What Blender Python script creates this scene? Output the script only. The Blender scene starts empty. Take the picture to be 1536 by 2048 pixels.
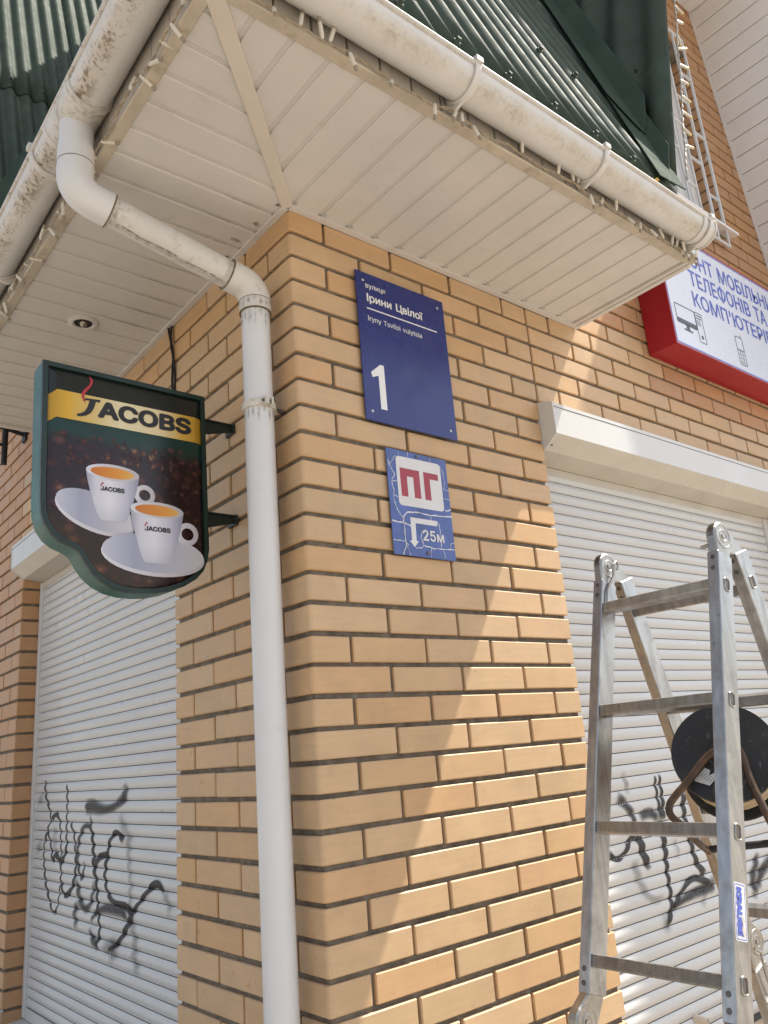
import bpy, bmesh, math, random
from mathutils import Vector, Matrix

SC = bpy.context.scene
COL = SC.collection
R = math.radians
random.seed(7)

# ---------------------------------------------------------------- camera, sky, sun, exposure
CX = Vector((-1.129, -1.655, 1.587))
CR = Vector((0.776, -0.626, -0.079)).normalized()
CF = Vector((0.619, 0.732, 0.285)).normalized()
CU = CR.cross(CF).normalized()
CR = CF.cross(CU).normalized()
FPX = 1606.0
cam = bpy.data.cameras.new('camera')
cam.sensor_fit = 'VERTICAL'
cam.sensor_height = 24.0
cam.lens = FPX / 2048.0 * 24.0
cam.clip_start = 0.02
cam.clip_end = 500
camo = bpy.data.objects.new('camera', cam)
COL.objects.link(camo)
camo.matrix_world = Matrix(((CR.x, CU.x, -CF.x, CX.x), (CR.y, CU.y, -CF.y, CX.y), (CR.z, CU.z, -CF.z, CX.z), (0, 0, 0, 1)))
SC.camera = camo

SUN = Vector((2.8, -1.0, 4.7)).normalized()
world = bpy.data.worlds.new('World')
SC.world = world
world.use_nodes = True
wn = world.node_tree.nodes
wl = world.node_tree.links
bg = wn['Background']
sky = wn.new('ShaderNodeTexSky')
sky.sky_type = 'NISHITA'
sky.sun_disc = False
sky.sun_elevation = math.asin(SUN.z)
sky.sun_rotation = math.atan2(SUN.x, SUN.y)
sky.air_density = 1.0
sky.dust_density = 2.5
sky.ozone_density = 1.0
hz = wn.new('ShaderNodeHueSaturation')
hz.inputs['Saturation'].default_value = 0.55
wl.new(sky.outputs[0], hz.inputs['Color'])
wl.new(hz.outputs[0], bg.inputs[0])
bg.inputs[1].default_value = 0.142
sun = bpy.data.lights.new('sun', 'SUN')
sun.energy = 5.0
sun.angle = R(0.53)
sun.color = (1.0, 0.93, 0.82)
suno = bpy.data.objects.new('sun', sun)
COL.objects.link(suno)
suno.location = (6, -4, 12)
suno.rotation_euler = SUN.to_track_quat('Z', 'Y').to_euler()
SC.view_settings.view_transform = 'Standard'
SC.view_settings.look = 'None'
SC.view_settings.exposure = 0.78
SC.view_settings.gamma = 1.0
SC.view_settings.use_curve_mapping = False
SC.render.engine = 'CYCLES'
SC.cycles.max_bounces = 8
SC.cycles.diffuse_bounces = 5
SC.cycles.transparent_max_bounces = 16


# ---------------------------------------------------------------- node helpers, materials
class NT:
    def __init__(s, name):
        s.m = bpy.data.materials.new(name)
        s.m.use_nodes = True
        s.t = s.m.node_tree
        s.b = s.t.nodes['Principled BSDF']
        s.out = s.t.nodes['Material Output']

    def n(s, typ, **kw):
        nd = s.t.nodes.new(typ)
        for k, v in kw.items():
            setattr(nd, k, v)
        return nd

    def l(s, a, b):
        s.t.links.new(a, b)

    def setin(s, sock, v):
        if hasattr(v, 'is_linked'):
            s.l(v, sock)
        elif isinstance(v, (tuple, list)):
            sock.default_value = tuple(v) + (1,) if len(v) == 3 and sock.type == 'RGBA' else tuple(v)
        else:
            sock.default_value = v

    def coord(s, which='Object'):
        return s.n('ShaderNodeTexCoord').outputs[which]

    def mapping(s, vec, scale=(1, 1, 1), loc=(0, 0, 0)):
        m = s.n('ShaderNodeMapping')
        s.l(vec, m.inputs[0])
        m.inputs['Scale'].default_value = scale
        s.setin(m.inputs['Location'], loc)
        return m.outputs[0]

    def noise(s, vec, scale, detail=4, rough=0.55):
        t = s.n('ShaderNodeTexNoise')
        s.l(vec, t.inputs['Vector'])
        t.inputs['Scale'].default_value = scale
        t.inputs['Detail'].default_value = detail
        t.inputs['Roughness'].default_value = rough
        return t.outputs[0]

    def ramp(s, fac, stops, interp='LINEAR'):
        r = s.n('ShaderNodeValToRGB')
        s.l(fac, r.inputs[0])
        e = r.color_ramp
        e.interpolation = interp
        while len(e.elements) < len(stops):
            e.elements.new(0.5)
        for el, (p, c) in zip(e.elements, stops):
            el.position = p
            if not isinstance(c, (tuple, list)):
                c = (c, c, c)
            el.color = tuple(c) + (1,)
        return r.outputs[0]

    def mix(s, fac, a, b, mode='MIX'):
        m = s.n('ShaderNodeMix', data_type='RGBA', blend_type=mode)
        s.setin(m.inputs[0], fac)
        s.setin(m.inputs[6], a)
        s.setin(m.inputs[7], b)
        return m.outputs[2]

    def math(s, op, a, b=0.5, clamp=False):
        m = s.n('ShaderNodeMath', operation=op, use_clamp=clamp)
        s.setin(m.inputs[0], a)
        s.setin(m.inputs[1], b)
        return m.outputs[0]

    def attr(s, name, typ='GEOMETRY'):
        a = s.n('ShaderNodeAttribute', attribute_name=name)
        a.attribute_type = typ
        return a

    def bump(s, h, strength=0.2, dist=0.002):
        b = s.n('ShaderNodeBump')
        s.l(h, b.inputs['Height'])
        b.inputs['Strength'].default_value = strength
        b.inputs['Distance'].default_value = dist
        s.l(b.outputs[0], s.b.inputs['Normal'])

    def fin(s, col, rough=0.5, metal=0.0, spec=None):
        s.setin(s.b.inputs['Base Color'], col)
        s.setin(s.b.inputs['Roughness'], rough)
        s.setin(s.b.inputs['Metallic'], metal)
        if spec is not None:
            s.b.inputs['Specular IOR Level'].default_value = spec
        return s.m


def plain(name, col, rough=0.5, metal=0.0, var=0.12, scale=9.0, bump=0.0, bscale=120.0, dirt=None, dirtamt=0.0, dscale=5.0, spec=None, shift=False):
    t = NT(name)
    c = t.coord()
    if shift:
        of = t.n('ShaderNodeCombineXYZ')
        rn = t.math('MULTIPLY', t.n('ShaderNodeObjectInfo').outputs['Random'], 53.0)
        for q in range(3):
            t.l(rn, of.inputs[q])
        va = t.n('ShaderNodeVectorMath', operation='ADD')
        t.l(c, va.inputs[0])
        t.l(of.outputs[0], va.inputs[1])
        c = va.outputs[0]
    n1 = t.noise(c, scale, 5)
    k = t.ramp(n1, [(0.3, 1.0 - var), (0.7, 1.0 + var * 0.4)])
    colr = t.mix(1.0, col, k, 'MULTIPLY')
    if dirt is not None:
        n2 = t.noise(c, dscale, 8, 0.68)
        f = t.ramp(n2, [(0.62 - 0.2 * dirtamt, 0.0), (0.84 - 0.2 * dirtamt, min(1.0, 0.35 + dirtamt))])
        colr = t.mix(f, colr, dirt)
    ro = t.ramp(t.noise(c, scale * 2.3, 4), [(0.3, max(0.03, rough - 0.07)), (0.7, min(1.0, rough + 0.08))])
    if bump > 0:
        t.bump(t.noise(c, bscale, 4), bump, 0.0015)
    return t.fin(colr, ro, metal, spec)


def brick_mat(name, joined, red=0.0):
    t = NT(name)
    if joined:
        tone = t.attr('tone').outputs['Fac']
        c = t.n('ShaderNodeNewGeometry').outputs['Position']
    else:
        tone = t.n('ShaderNodeObjectInfo').outputs['Random']
        c0 = t.coord()
        off = t.n('ShaderNodeCombineXYZ')
        sc = t.math('MULTIPLY', tone, 37.0)
        t.l(sc, off.inputs[0])
        t.l(sc, off.inputs[2])
        va = t.n('ShaderNodeVectorMath', operation='ADD')
        t.l(c0, va.inputs[0])
        t.l(off.outputs[0], va.inputs[1])
        c = va.outputs[0]
    base = t.ramp(tone, [(0.0, (.56, .345, .165)), (.18, (.57, .374, .205)), (.36, (.56, .378, .215)), (.55, (.60, .405, .232)),
                         (.68, (.515, .35, .195)), (.82, (.585, .382, .215)), (.93, (.56, .345, .175)), (1.0, (.57, .355, .185))])
    base = t.mix(1.0, base, t.mix(t.attr('batch').outputs['Fac'] if joined else red, (1, 1.008, 1.015), (.86, .73, .66)), 'MULTIPLY')
    n1 = t.noise(c, 7.0, 4)
    base = t.mix(1.0, base, t.ramp(n1, [(0.25, .86), (0.75, 1.06)]), 'MULTIPLY')
    strk = t.noise(t.mapping(c, (10, 10, 90)), 1.0, 3)
    base = t.mix(1.0, base, t.ramp(strk, [(0.3, .955), (0.7, 1.03)]), 'MULTIPLY')
    pits = t.noise(c, 85.0, 2, 0.5)
    base = t.mix(t.ramp(pits, [(0.735, 0.0), (0.775, 0.75)]), base, (.13, .075, .035))
    stain = t.noise(c, 3.4, 6, 0.7)
    base = t.mix(t.ramp(stain, [(0.58, 0.0), (0.78, 0.50)]), base, (.36, .25, .15))
    chip = t.noise(c, 26.0, 3, .6)
    base = t.mix(t.ramp(chip, [(0.69, 0.0), (0.72, .55)]), base, (.40, .22, .10))
    scum = t.noise(c, 5.2, 7, .75)
    base = t.mix(t.ramp(scum, [(0.60, 0.0), (0.85, .35)]), base, (.66, .56, .44))
    t.bump(t.mix(0.35, t.noise(c, 150.0, 3), strk), 0.22, 0.0012)
    return t.fin(base, t.ramp(n1, [(0.3, 0.42), (0.7, 0.60)]), 0.0, 0.45)


M = {}
M['brick'] = brick_mat('brick_face', False)
M['brick_red'] = brick_mat('brick_face_red', False, 1.0)
M['brick_joined'] = brick_mat('brick_face_joined', True)
M['mortar'] = plain('mortar', (.185, .157, .122), .95, var=.45, scale=30, bump=.6, bscale=160)
M['concrete'] = plain('plinth_concrete', (.30, .29, .27), .9, var=.2, scale=6, bump=.4)
M['paving'] = plain('paving', (.34, .305, .26), .9, var=.2, scale=1.2, bump=.3, bscale=50)
M['soffit'] = plain('soffit_plastic', (.60, .568, .53), .48, var=.07, scale=5, dirt=(.34, .29, .22), dirtamt=.10, dscale=9)
M['soffit_trim'] = plain('soffit_trim_dirty', (.50, .435, .34), .55, var=.18, scale=12, dirt=(.23, .17, .10), dirtamt=.45, dscale=14)
M['strip'] = plain('strip_plastic', (.62, .56, .48), .45, var=.06, scale=6)
M['fascia'] = plain('fascia_plastic', (.44, .40, .35), .55, var=.18, scale=8, dirt=(.17, .14, .10), dirtamt=.3, dscale=9)
M['siding'] = plain('siding_plastic', (.80, .79, .785), .5, var=.05, scale=5)
M['pipe'] = plain('pipe_plastic', (.65, .645, .64), .33, var=.05, scale=4, dirt=(.40, .33, .24), dirtamt=.03, dscale=13)
M['pipe_dirty'] = plain('pipe_plastic_dirty', (.62, .595, .555), .42, var=.08, scale=6, dirt=(.27, .20, .12), dirtamt=.34, dscale=17)
M['pipe_grime'] = plain('joint_grime', (.20, .155, .09), .9, var=.4, scale=60)
M['shutter'] = plain('shutter_enamel', (.575, .575, .565), .33, var=.035, scale=2, dirt=(.50, .49, .46), dirtamt=-.05, dscale=5, shift=True)
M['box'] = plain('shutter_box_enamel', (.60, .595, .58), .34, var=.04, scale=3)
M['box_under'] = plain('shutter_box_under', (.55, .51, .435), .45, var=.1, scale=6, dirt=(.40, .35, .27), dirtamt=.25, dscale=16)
M['dark'] = plain('dark_gap', (.03, .028, .025), .9)
M['gap'] = plain('slat_gap', (.10, .085, .07), .9)
M['green'] = plain('roof_green', (.054, .076, .056), .74, spec=.25, var=.25, scale=7, bump=.5, bscale=230, dirt=(.16, .165, .125), dirtamt=.25, dscale=4)
M['flash'] = plain('valley_green', (.062, .088, .068), .80, spec=.04, var=.2, scale=5, bump=.35, bscale=220, dirt=(.10, .11, .085), dirtamt=.15, dscale=4)
M['alu'] = None
M['steel'] = plain('hinge_steel', (.40, .385, .355), .36, 1.0, var=.25, scale=22, dirt=(.25, .20, .13), dirtamt=.2, dscale=30)
M['rivet'] = plain('rivet_steel', (.16, .15, .14), .45, .8, var=.3, scale=60)
M['black'] = plain('black_plastic', (.016, .0155, .015), .62, var=.3, scale=10, dirt=(.09, .085, .08), dirtamt=.12, dscale=12)
def scuffed():
    t = NT('reel_plastic_scuffed')
    c = t.coord()
    n = t.noise(c, 10., 5)
    base = t.mix(t.ramp(n, [(.45, 0.), (.75, 1.)]), (.015, .0148, .0145), (.030, .029, .027))
    w = t.n('ShaderNodeTexWave')
    t.l(t.mapping(c, (3, 40, 9)), w.inputs['Vector'])
    w.inputs['Scale'].default_value = 2.
    w.inputs['Distortion'].default_value = 9.
    sc = t.math('MULTIPLY', t.ramp(w.outputs[1], [(.95, 0.), (1., 1.)]), t.ramp(t.noise(c, 22., 3), [(.52, 0.), (.62, .6)]))
    base = t.mix(sc, base, (.16, .155, .15))
    sp = t.noise(c, 70., 2)
    base = t.mix(t.ramp(sp, [(.74, 0.), (.77, .8)]), base, (.25, .24, .22))
    return t.fin(base, t.ramp(n, [(.3, .42), (.7, .62)]))


M['reel'] = scuffed()
M['rust'] = plain('brown_tube', (.095, .058, .036), .42, .35, var=.45, scale=22, dirt=(.20, .085, .035), dirtamt=.45, dscale=30)
M['cable'] = plain('beige_cable', (.47, .36, .22), .55, var=.2, scale=30)
M['paper'] = plain('grey_label', (.52, .51, .49), .6, var=.12, scale=60)
M['ink'] = plain('ink_black', (.012, .011, .012), .4)
M['blue'] = plain('sign_blue', (.014, .026, .165), .26, var=.10, scale=6, dirt=(.05, .055, .14), dirtamt=.15, dscale=9)
M['pgblue'] = plain('hydrant_blue', (.075, .125, .36), .42, var=.30, scale=16, dirt=(.045, .075, .22), dirtamt=.3, dscale=20)
M['white'] = plain('print_white', (.78, .78, .78), .4, var=.05)
M['pgwhite'] = plain('hydrant_white', (.66, .65, .65), .45, var=.07, scale=12)
M['pgred'] = plain('hydrant_red', (.34, .035, .06), .45, var=.12, scale=20)
M['red'] = plain('red_enamel', (.36, .010, .022), .35, var=.08, scale=4, dirt=(.2, .02, .03), dirtamt=.12, dscale=5)
M['lightbox'] = plain('lightbox_face', (.66, .70, .80), .28, var=.03, scale=2)
M['lbblue'] = plain('lettering_blue', (.085, .130, .52), .4)
M['lbgrey'] = plain('icon_grey', (.06, .065, .08), .4)
M['rivetw'] = plain('sign_rivet', (.55, .55, .56), .3, .7)
M['csg'] = plain('coffee_sign_green_skylit', (.022, .105, .088), .40, var=.12, scale=6)  # sky light on the case sides painted in as a paler green
M['csr'] = plain('coffee_sign_rim_shaded', (.008, .026, .021), .42, var=.15, scale=8)  # same paint as the case, darkened to carry the shade of the front
M['bracket'] = plain('bracket_dark', (.012, .02, .016), .5)
M['iron'] = plain('iron_dark', (.022, .022, .024), .6, .3)
M['wire'] = plain('lights_wire', (.36, .29, .20), .5, var=.3, scale=30)
M['bulbw'] = plain('bulb_sleeve', (.64, .59, .50), .4, var=.15, scale=30)
M['bulbt'] = plain('bulb_tip', (.30, .25, .19), .5, var=.3, scale=30)
M['bulby'] = plain('bulb_warm_tip', (.75, .62, .30), .3)
M['grille'] = plain('grille_paint', (.66, .66, .66), .4, var=.08, scale=9)
M['winframe'] = plain('window_plastic', (.88, .88, .88), .35, var=.03)
M['leaf'] = plain('dry_leaf', (.55, .30, .05), .6, var=.3, scale=60)
M['lamp_in'] = plain('lamp_cone', (.30, .28, .25), .25, .8)
M['steelclip'] = plain('pipe_clamp', (.62, .58, .50), .45, var=.2, scale=30, dirt=(.33, .26, .16), dirtamt=.3, dscale=25)


def alu():
    t = NT('ladder_aluminium')
    c = t.coord()
    st = t.noise(t.mapping(c, (60, 60, 3)), 1.0, 4)
    sm = t.noise(c, 14.0, 6, .65)
    base = t.mix(1.0, (.43, .43, .427), t.ramp(st, [(.3, .74), (.7, 1.12)]), 'MULTIPLY')
    base = t.mix(t.ramp(sm, [(.48, 0.), (.70, .60)]), base, (.22, .20, .175))
    spk = t.noise(c, 120., 3)
    base = t.mix(t.ramp(spk, [(.70, 0.), (.75, .8)]), base, (.10, .085, .07))
    t.bump(st, .08, .0008)
    return t.fin(base, t.ramp(sm, [(.3, .24), (.7, .46)]), .95)


M['alu'] = alu()


def gutter_mat(name, amt):
    t = NT(name)
    c = t.coord()
    d = t.attr('dirt').outputs['Fac']
    sp = t.noise(t.mapping(c, (8, 8, 14)), 1.0, 8, .70)
    fine = t.noise(c, 75.0, 5, .7)
    base = t.mix(t.ramp(sp, [(.3, 0.), (.75, .35)]), (.64, .635, .62), (.53, .485, .41))
    f = t.math('MULTIPLY', d, t.ramp(sp, [(.30, .25), (.60, 1.0)]))
    base = t.mix(t.math('MULTIPLY', f, .55 + .15 * amt), base, (.42, .335, .235))
    f2 = t.math('MULTIPLY', d, t.ramp(t.math('ADD', t.math('MULTIPLY', fine, .6), t.math('MULTIPLY', sp, .4)), [(.50, 0.), (.58, 1.)]))
    base = t.mix(t.math('MULTIPLY', f2, .9 * amt), base, (.135, .105, .06))
    return t.fin(base, .42)


M['gutter'] = gutter_mat('gutter_plastic', .30)
M['gutter_mossy'] = gutter_mat('gutter_plastic_mossy', 1.15)


def spray_mat():
    t = NT('spray_paint')
    a = t.attr('alpha').outputs['Fac']
    c = t.coord()
    n = t.noise(c, 60., 5, .7)
    e = t.math('MULTIPLY', a, t.ramp(n, [(.25, .85), (.7, 1.3)]), True)
    t.fin((.016, .015, .018), .55)
    t.l(e, t.b.inputs['Alpha'])
    return t.m


M['spray'] = spray_mat()


def coffee_face():
    t = NT('coffee_sign_print')
    c = t.coord()
    v = t.n('ShaderNodeTexVoronoi', feature='F1')
    t.l(t.mapping(c, (1, 0, 1.25)), v.inputs['Vector'])
    v.inputs['Scale'].default_value = 27.
    bean = t.mix(t.ramp(v.outputs['Distance'], [(.12, 1.), (.5, 0.)]), (.020, .010, .011), (.13, .045, .032))
    rc = t.n('ShaderNodeSeparateColor')
    t.l(v.outputs['Color'], rc.inputs[0])
    bean = t.mix(t.ramp(rc.outputs[0], [(.1, 0.), (.9, .75)]), (.018, .008, .010), bean)
    hl = t.math('MULTIPLY', t.ramp(v.outputs['Distance'], [(.05, 1.), (.22, 0.)]), t.ramp(rc.outputs[1], [(.6, 0.), (.9, .5)]))
    bean = t.mix(hl, bean, (.26, .14, .08))
    sx = t.n('ShaderNodeSeparateXYZ')
    t.l(c, sx.inputs[0])
    zz = t.math('ADD', sx.outputs[2], t.math('MULTIPLY', t.noise(c, 18., 2), .05))
    f = t.ramp(t.math('SUBTRACT', zz, 2.0), [(.44, 0.), (.475, 1.)])
    green = t.mix(t.ramp(t.noise(c, 4., 2), [(.3, 0.), (.7, 1.)]), (.006, .030, .025), (.010, .048, .040))
    col = t.mix(f, bean, green)
    g2 = t.ramp(t.math('SUBTRACT', sx.outputs[2], 2.0), [(.535, 0.), (.55, 1.)])
    col = t.mix(g2, col, (.012, .017, .016))
    return t.fin(col, .26)


M['coffee_face'] = coffee_face()


def grad(name, stops, axis=0, rough=.35, mixc=None):
    t = NT(name)
    g = t.n('ShaderNodeSeparateXYZ')
    t.l(t.coord('Generated'), g.inputs[0])
    col = t.ramp(g.outputs[axis], stops)
    if mixc:
        col = t.mix(t.ramp(g.outputs[2], mixc), col, (.26, .27, .36))
    return t.fin(col, rough)


M['band'] = grad('band_print', [(0, (.40, .22, .012)), (.12, (.62, .36, .02)), (.28, (.62, .47, .17)), (.45, (.74, .66, .42)), (.7, (.72, .60, .34)), (.86, (.60, .36, .05)), (1, (.40, .22, .012))])
M['cup'] = grad('cup_print', [(0, (.30, .31, .40)), (.18, (.60, .60, .68)), (.45, (.72, .72, .78)), (.75, (.52, .52, .62)), (1, (.26, .27, .36))], mixc=[(.0, .35), (.35, 0.)])
M['saucer'] = grad('saucer_print', [(0, (.50, .51, .60)), (.3, (.33, .34, .45)), (.6, (.42, .42, .50)), (1, (.58, .57, .60))])
M['saucer_lip'] = grad('saucer_lip_print', [(0, (.66, .66, .72)), (.4, (.58, .56, .60)), (1, (.48, .45, .47))])
M['coffee'] = grad('coffee_print', [(0, (.55, .15, .01)), (.35, (.62, .22, .02)), (.7, (.70, .30, .03)), (1, (.72, .42, .10))])
M['flame'] = plain('flame_print', (.42, .02, .03), .35)


# ---------------------------------------------------------------- geometry helpers
class G:
    def __init__(s):
        s.v = []
        s.f = []
        s.m = []
        s.mi = 0

    def add(s, vs, fs):
        o = len(s.v)
        s.v += [tuple(x) for x in vs]
        for f in fs:
            s.f.append([o + i for i in f])
            s.m.append(s.mi)
        return o

    def box(s, x0, x1, y0, y1, z0, z1):
        s.add([(x0, y0, z0), (x1, y0, z0), (x1, y1, z0), (x0, y1, z0), (x0, y0, z1), (x1, y0, z1), (x1, y1, z1), (x0, y1, z1)],
              [(0, 3, 2, 1), (4, 5, 6, 7), (0, 1, 5, 4), (1, 2, 6, 5), (2, 3, 7, 6), (3, 0, 4, 7)])

    def obox(s, c, ax, ay, az, dx, dy, dz):
        c = Vector(c)
        vs = []
        for k in (-.5, .5):
            for i, j in ((-.5, -.5), (.5, -.5), (.5, .5), (-.5, .5)):
                vs.append(c + ax * dx * i + ay * dy * j + az * dz * k)
        s.add(vs, [(0, 3, 2, 1), (4, 5, 6, 7), (0, 1, 5, 4), (1, 2, 6, 5), (2, 3, 7, 6), (3, 0, 4, 7)])

    def prism(s, poly, d, caps=True):
        """poly: list of 3-D points, extruded by vector d"""
        n = len(poly)
        d = Vector(d)
        vs = [Vector(p) for p in poly] + [Vector(p) + d for p in poly]
        fs = [(i, (i + 1) % n, n + (i + 1) % n, n + i) for i in range(n)]
        if caps:
            fs += [tuple(range(n - 1, -1, -1)), tuple(range(n, 2 * n))]
        s.add(vs, fs)

    def tube(s, pts, r, n=10, caps=True, closed=False):
        pts = [Vector(p) for p in pts]
        rings = []
        m = len(pts)
        up = None
        for i, p in enumerate(pts):
            if closed:
                t = (pts[(i + 1) % m] - pts[i - 1]).normalized()
            else:
                t = (pts[min(i + 1, m - 1)] - pts[max(i - 1, 0)]).normalized()
            if up is None:
                up = t.orthogonal().normalized()
            up = (up - t * up.dot(t)).normalized()
            b = t.cross(up)
            rr = r[i] if isinstance(r, (list, tuple)) else r
            rings.append([p + (up * math.cos(2 * math.pi * k / n) + b * math.sin(2 * math.pi * k / n)) * rr for k in range(n)])
        vs = [v for rg in rings for v in rg]
        fs = []
        last = m if closed else m - 1
        for i in range(last):
            j = (i + 1) % m
            for k in range(n):
                fs.append((i * n + k, i * n + (k + 1) % n, j * n + (k + 1) % n, j * n + k))
        if caps and not closed:
            fs.append(tuple(range(n - 1, -1, -1)))
            fs.append(tuple(range((m - 1) * n, m * n)))
        s.add(vs, fs)

    def lathe(s, c, axis, prof, n=24, u=None):
        """prof: list of (radius, distance along axis)"""
        axis = Vector(axis).normalized()
        u = axis.orthogonal().normalized() if u is None else Vector(u).normalized()
        w = axis.cross(u)
        c = Vector(c)
        vs = []
        for r, h in prof:
            for k in range(n):
                a = 2 * math.pi * k / n
                vs.append(c + axis * h + (u * math.cos(a) + w * math.sin(a)) * max(r, 1e-5))
        fs = []
        for i in range(len(prof) - 1):
            for k in range(n):
                fs.append((i * n + k, i * n + (k + 1) % n, (i + 1) * n + (k + 1) % n, (i + 1) * n + k))
        s.add(vs, fs)

    def mesh(s, name, mats, smooth=None, bevel=0.0, attrs=None):
        me = bpy.data.meshes.new(name)
        me.from_pydata(s.v, [], s.f)
        for mm in (mats if isinstance(mats, (list, tuple)) else [mats]):
            me.materials.append(mm)
        me.polygons.foreach_set('material_index', s.m)
        bm = bmesh.new()
        bm.from_mesh(me)
        bmesh.ops.recalc_face_normals(bm, faces=bm.faces)
        if bevel > 0:
            ed = [e for e in bm.edges if len(e.link_faces) == 2 and e.calc_face_angle(0) > R(30)]
            bmesh.ops.bevel(bm, geom=ed, offset=bevel, segments=1, affect='EDGES', clamp_overlap=True)
        bm.to_mesh(me)
        bm.free()
        if attrs:
            for an, vals in attrs.items():
                at = me.attributes.new(an, 'FLOAT', 'POINT')
                at.data.foreach_set('value', vals)
        if smooth is not None:
            me.polygons.foreach_set('use_smooth', [True] * len(me.polygons))
            me.set_sharp_from_angle(angle=R(smooth))
        me.update()
        return me


def put(name, me, parent=None, loc=None):
    o = bpy.data.objects.new(name, me)
    COL.objects.link(o)
    if parent:
        o.parent = parent
    if loc:
        o.location = loc
    return o


def part(name, g, mats, parent, smooth=None, bevel=0.0, attrs=None, label=None):
    o = put(name, g.mesh(name, mats, smooth, bevel, attrs), parent)
    if label:
        o['label'] = label
    return o


def thing(name, label, cat, group=None):
    o = bpy.data.objects.new(name, None)
    COL.objects.link(o)
    o['label'] = label
    o['category'] = cat
    if group:
        o['group'] = group
    return o


def V(*a):
    return Vector(a)


def project(p):
    d = Vector(p) - CX
    z = d.dot(CF)
    if z < .05:
        return None
    return 768 + FPX * d.dot(CR) / z, 1024 - FPX * d.dot(CU) / z, z


def load_font():
    import os
    try:
        p = os.path.join(bpy.utils.system_resource('DATAFILES'), 'fonts', 'Inter.woff2')   # Blender's own interface font
        return bpy.data.fonts.load(p)
    except Exception:
        return None


FONT = load_font()


GLY = {}


def contours(body):
    """outline loops of a text body at size 1"""
    cu = bpy.data.curves.new('lettering', 'FONT')
    cu.body = body
    if FONT:
        cu.font = FONT
    cu.fill_mode = 'NONE'
    cu.resolution_u = 4
    o = bpy.data.objects.new('lettering', cu)
    COL.objects.link(o)
    me = bpy.data.meshes.new_from_object(o.evaluated_get(bpy.context.evaluated_depsgraph_get()))
    bpy.data.objects.remove(o)
    bpy.data.curves.remove(cu)
    nb = {}
    for e in me.edges:
        a, b = e.vertices
        nb.setdefault(a, []).append(b)
        nb.setdefault(b, []).append(a)
    P = [(v.co.x, v.co.y) for v in me.vertices]
    bpy.data.meshes.remove(me)
    seen = set()
    loops = []
    for v0 in nb:
        if v0 in seen:
            continue
        lp = [v0]
        seen.add(v0)
        cur, prev = v0, None
        while True:
            nx = [q for q in nb[cur] if q != prev and q not in seen]
            if not nx:
                break
            prev, cur = cur, nx[0]
            seen.add(cur)
            lp.append(cur)
        if len(lp) > 2:
            loops.append([P[q] for q in sorted(lp)])   # text outlines are stored in order
    return loops


def area2(p):
    return sum(p[i - 1][0] * p[i][1] - p[i][0] * p[i - 1][1] for i in range(len(p))) / 2


def inside(pt, poly):
    c = False
    x, y = pt
    for i in range(len(poly)):
        (x1, y1), (x2, y2) = poly[i - 1], poly[i]
        if (y1 > y) != (y2 > y) and x < (x2 - x1) * (y - y1) / (y2 - y1) + x1:
            c = not c
    return c


def width(body):
    xs = [p[0] for l in contours(body) for p in l]
    return max(xs) - min(xs)


def glyph(ch):
    if ch in GLY:
        return GLY[ch]
    H2 = GLY.get('HH')
    if H2 is None:
        H2 = GLY['HH'] = width('HH')
        GLY['cap'] = max(p[1] for l in contours('H') for p in l)
        hs = [p[0] for l in contours('H') for p in l]
        GLY['lsb'] = min(hs)
    if ch in 'ІI':
        c, l = GLY['cap'], GLY['lsb']
        r = ([([(l, 0), (l + .075, 0), (l + .075, c), (l, c)], [])], 2 * l + .075)
    elif ch == ' ':
        r = ([], .26)
    else:
        L = contours(ch)
        big = max(L, key=lambda p: abs(area2(p)))
        sg = area2(big) > 0
        outs = [p for p in L if (area2(p) > 0) == sg]
        holes = [p for p in L if (area2(p) > 0) != sg]
        grp = [(p, []) for p in outs]
        for h in holes:
            cand = [q for q in grp if all(inside(hp, q[0]) for hp in h)]
            if cand:
                min(cand, key=lambda q: abs(area2(q[0])))[1].append(h)
        r = (grp, width('H' + ch + 'H') - H2)
    GLY[ch] = r
    return r


def text_mesh(body, x0, x1, z0, z1, y, mat, bold=0.0):
    """lettering on a plane y = const facing -y; z0..z1 spans baseline to cap height, x0..x1 the ink width"""
    from mathutils.geometry import tessellate_polygon
    tris = []
    cur = 0.0
    for n_, ch in enumerate(body):
        grp, adv = glyph(ch)
        for gi, (outer, holes) in enumerate(grp):
            polys = [[Vector((p[0] + cur, p[1], 0)) for p in outer]] + [[Vector((p[0] + cur, p[1], 0)) for p in h] for h in holes]
            flat = [p for q in polys for p in q]
            for t in tessellate_polygon(polys):
                tris.append((gi, [flat[k] for k in t]))
        cur += adv
    xs = [p.x for _, t in tris for p in t]
    a, b = min(xs) - bold, max(xs) + bold
    cap = GLY['cap'] + bold
    g = G()
    offs = [(0, 0)] if bold == 0 else [(bold * math.cos(k * math.pi / 4 + .2), bold * math.sin(k * math.pi / 4 + .2)) for k in range(8)]
    for oi, (ox, oy) in enumerate(offs):
        for gi, t in tris:
            g.add([(x0 + (p.x + ox - a) / (b - a) * (x1 - x0), y - .00003 * (oi * 3 + gi), z0 + (p.y + oy) / cap * (z1 - z0)) for p in t], [(0, 1, 2)])
    me = bpy.data.meshes.new('lettering')
    me.from_pydata(g.v, [], g.f)
    me.materials.append(mat)
    bm = bmesh.new()
    bm.from_mesh(me)
    for f in bm.faces:
        f.normal_update()
        if f.normal.y > 0:
            f.normal_flip()
    bm.to_mesh(me)
    bm.free()
    return me


def plate(poly2, y, th, mat, name, parent, label=None, bevel=0.0):
    """flat polygon (x,z) on plane y, thickness th towards -y"""
    g = G()
    g.prism([(x, y, z) for x, z in poly2], (0, -th, 0))
    return part(name, g, mat, parent, bevel=bevel, label=label)


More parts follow.
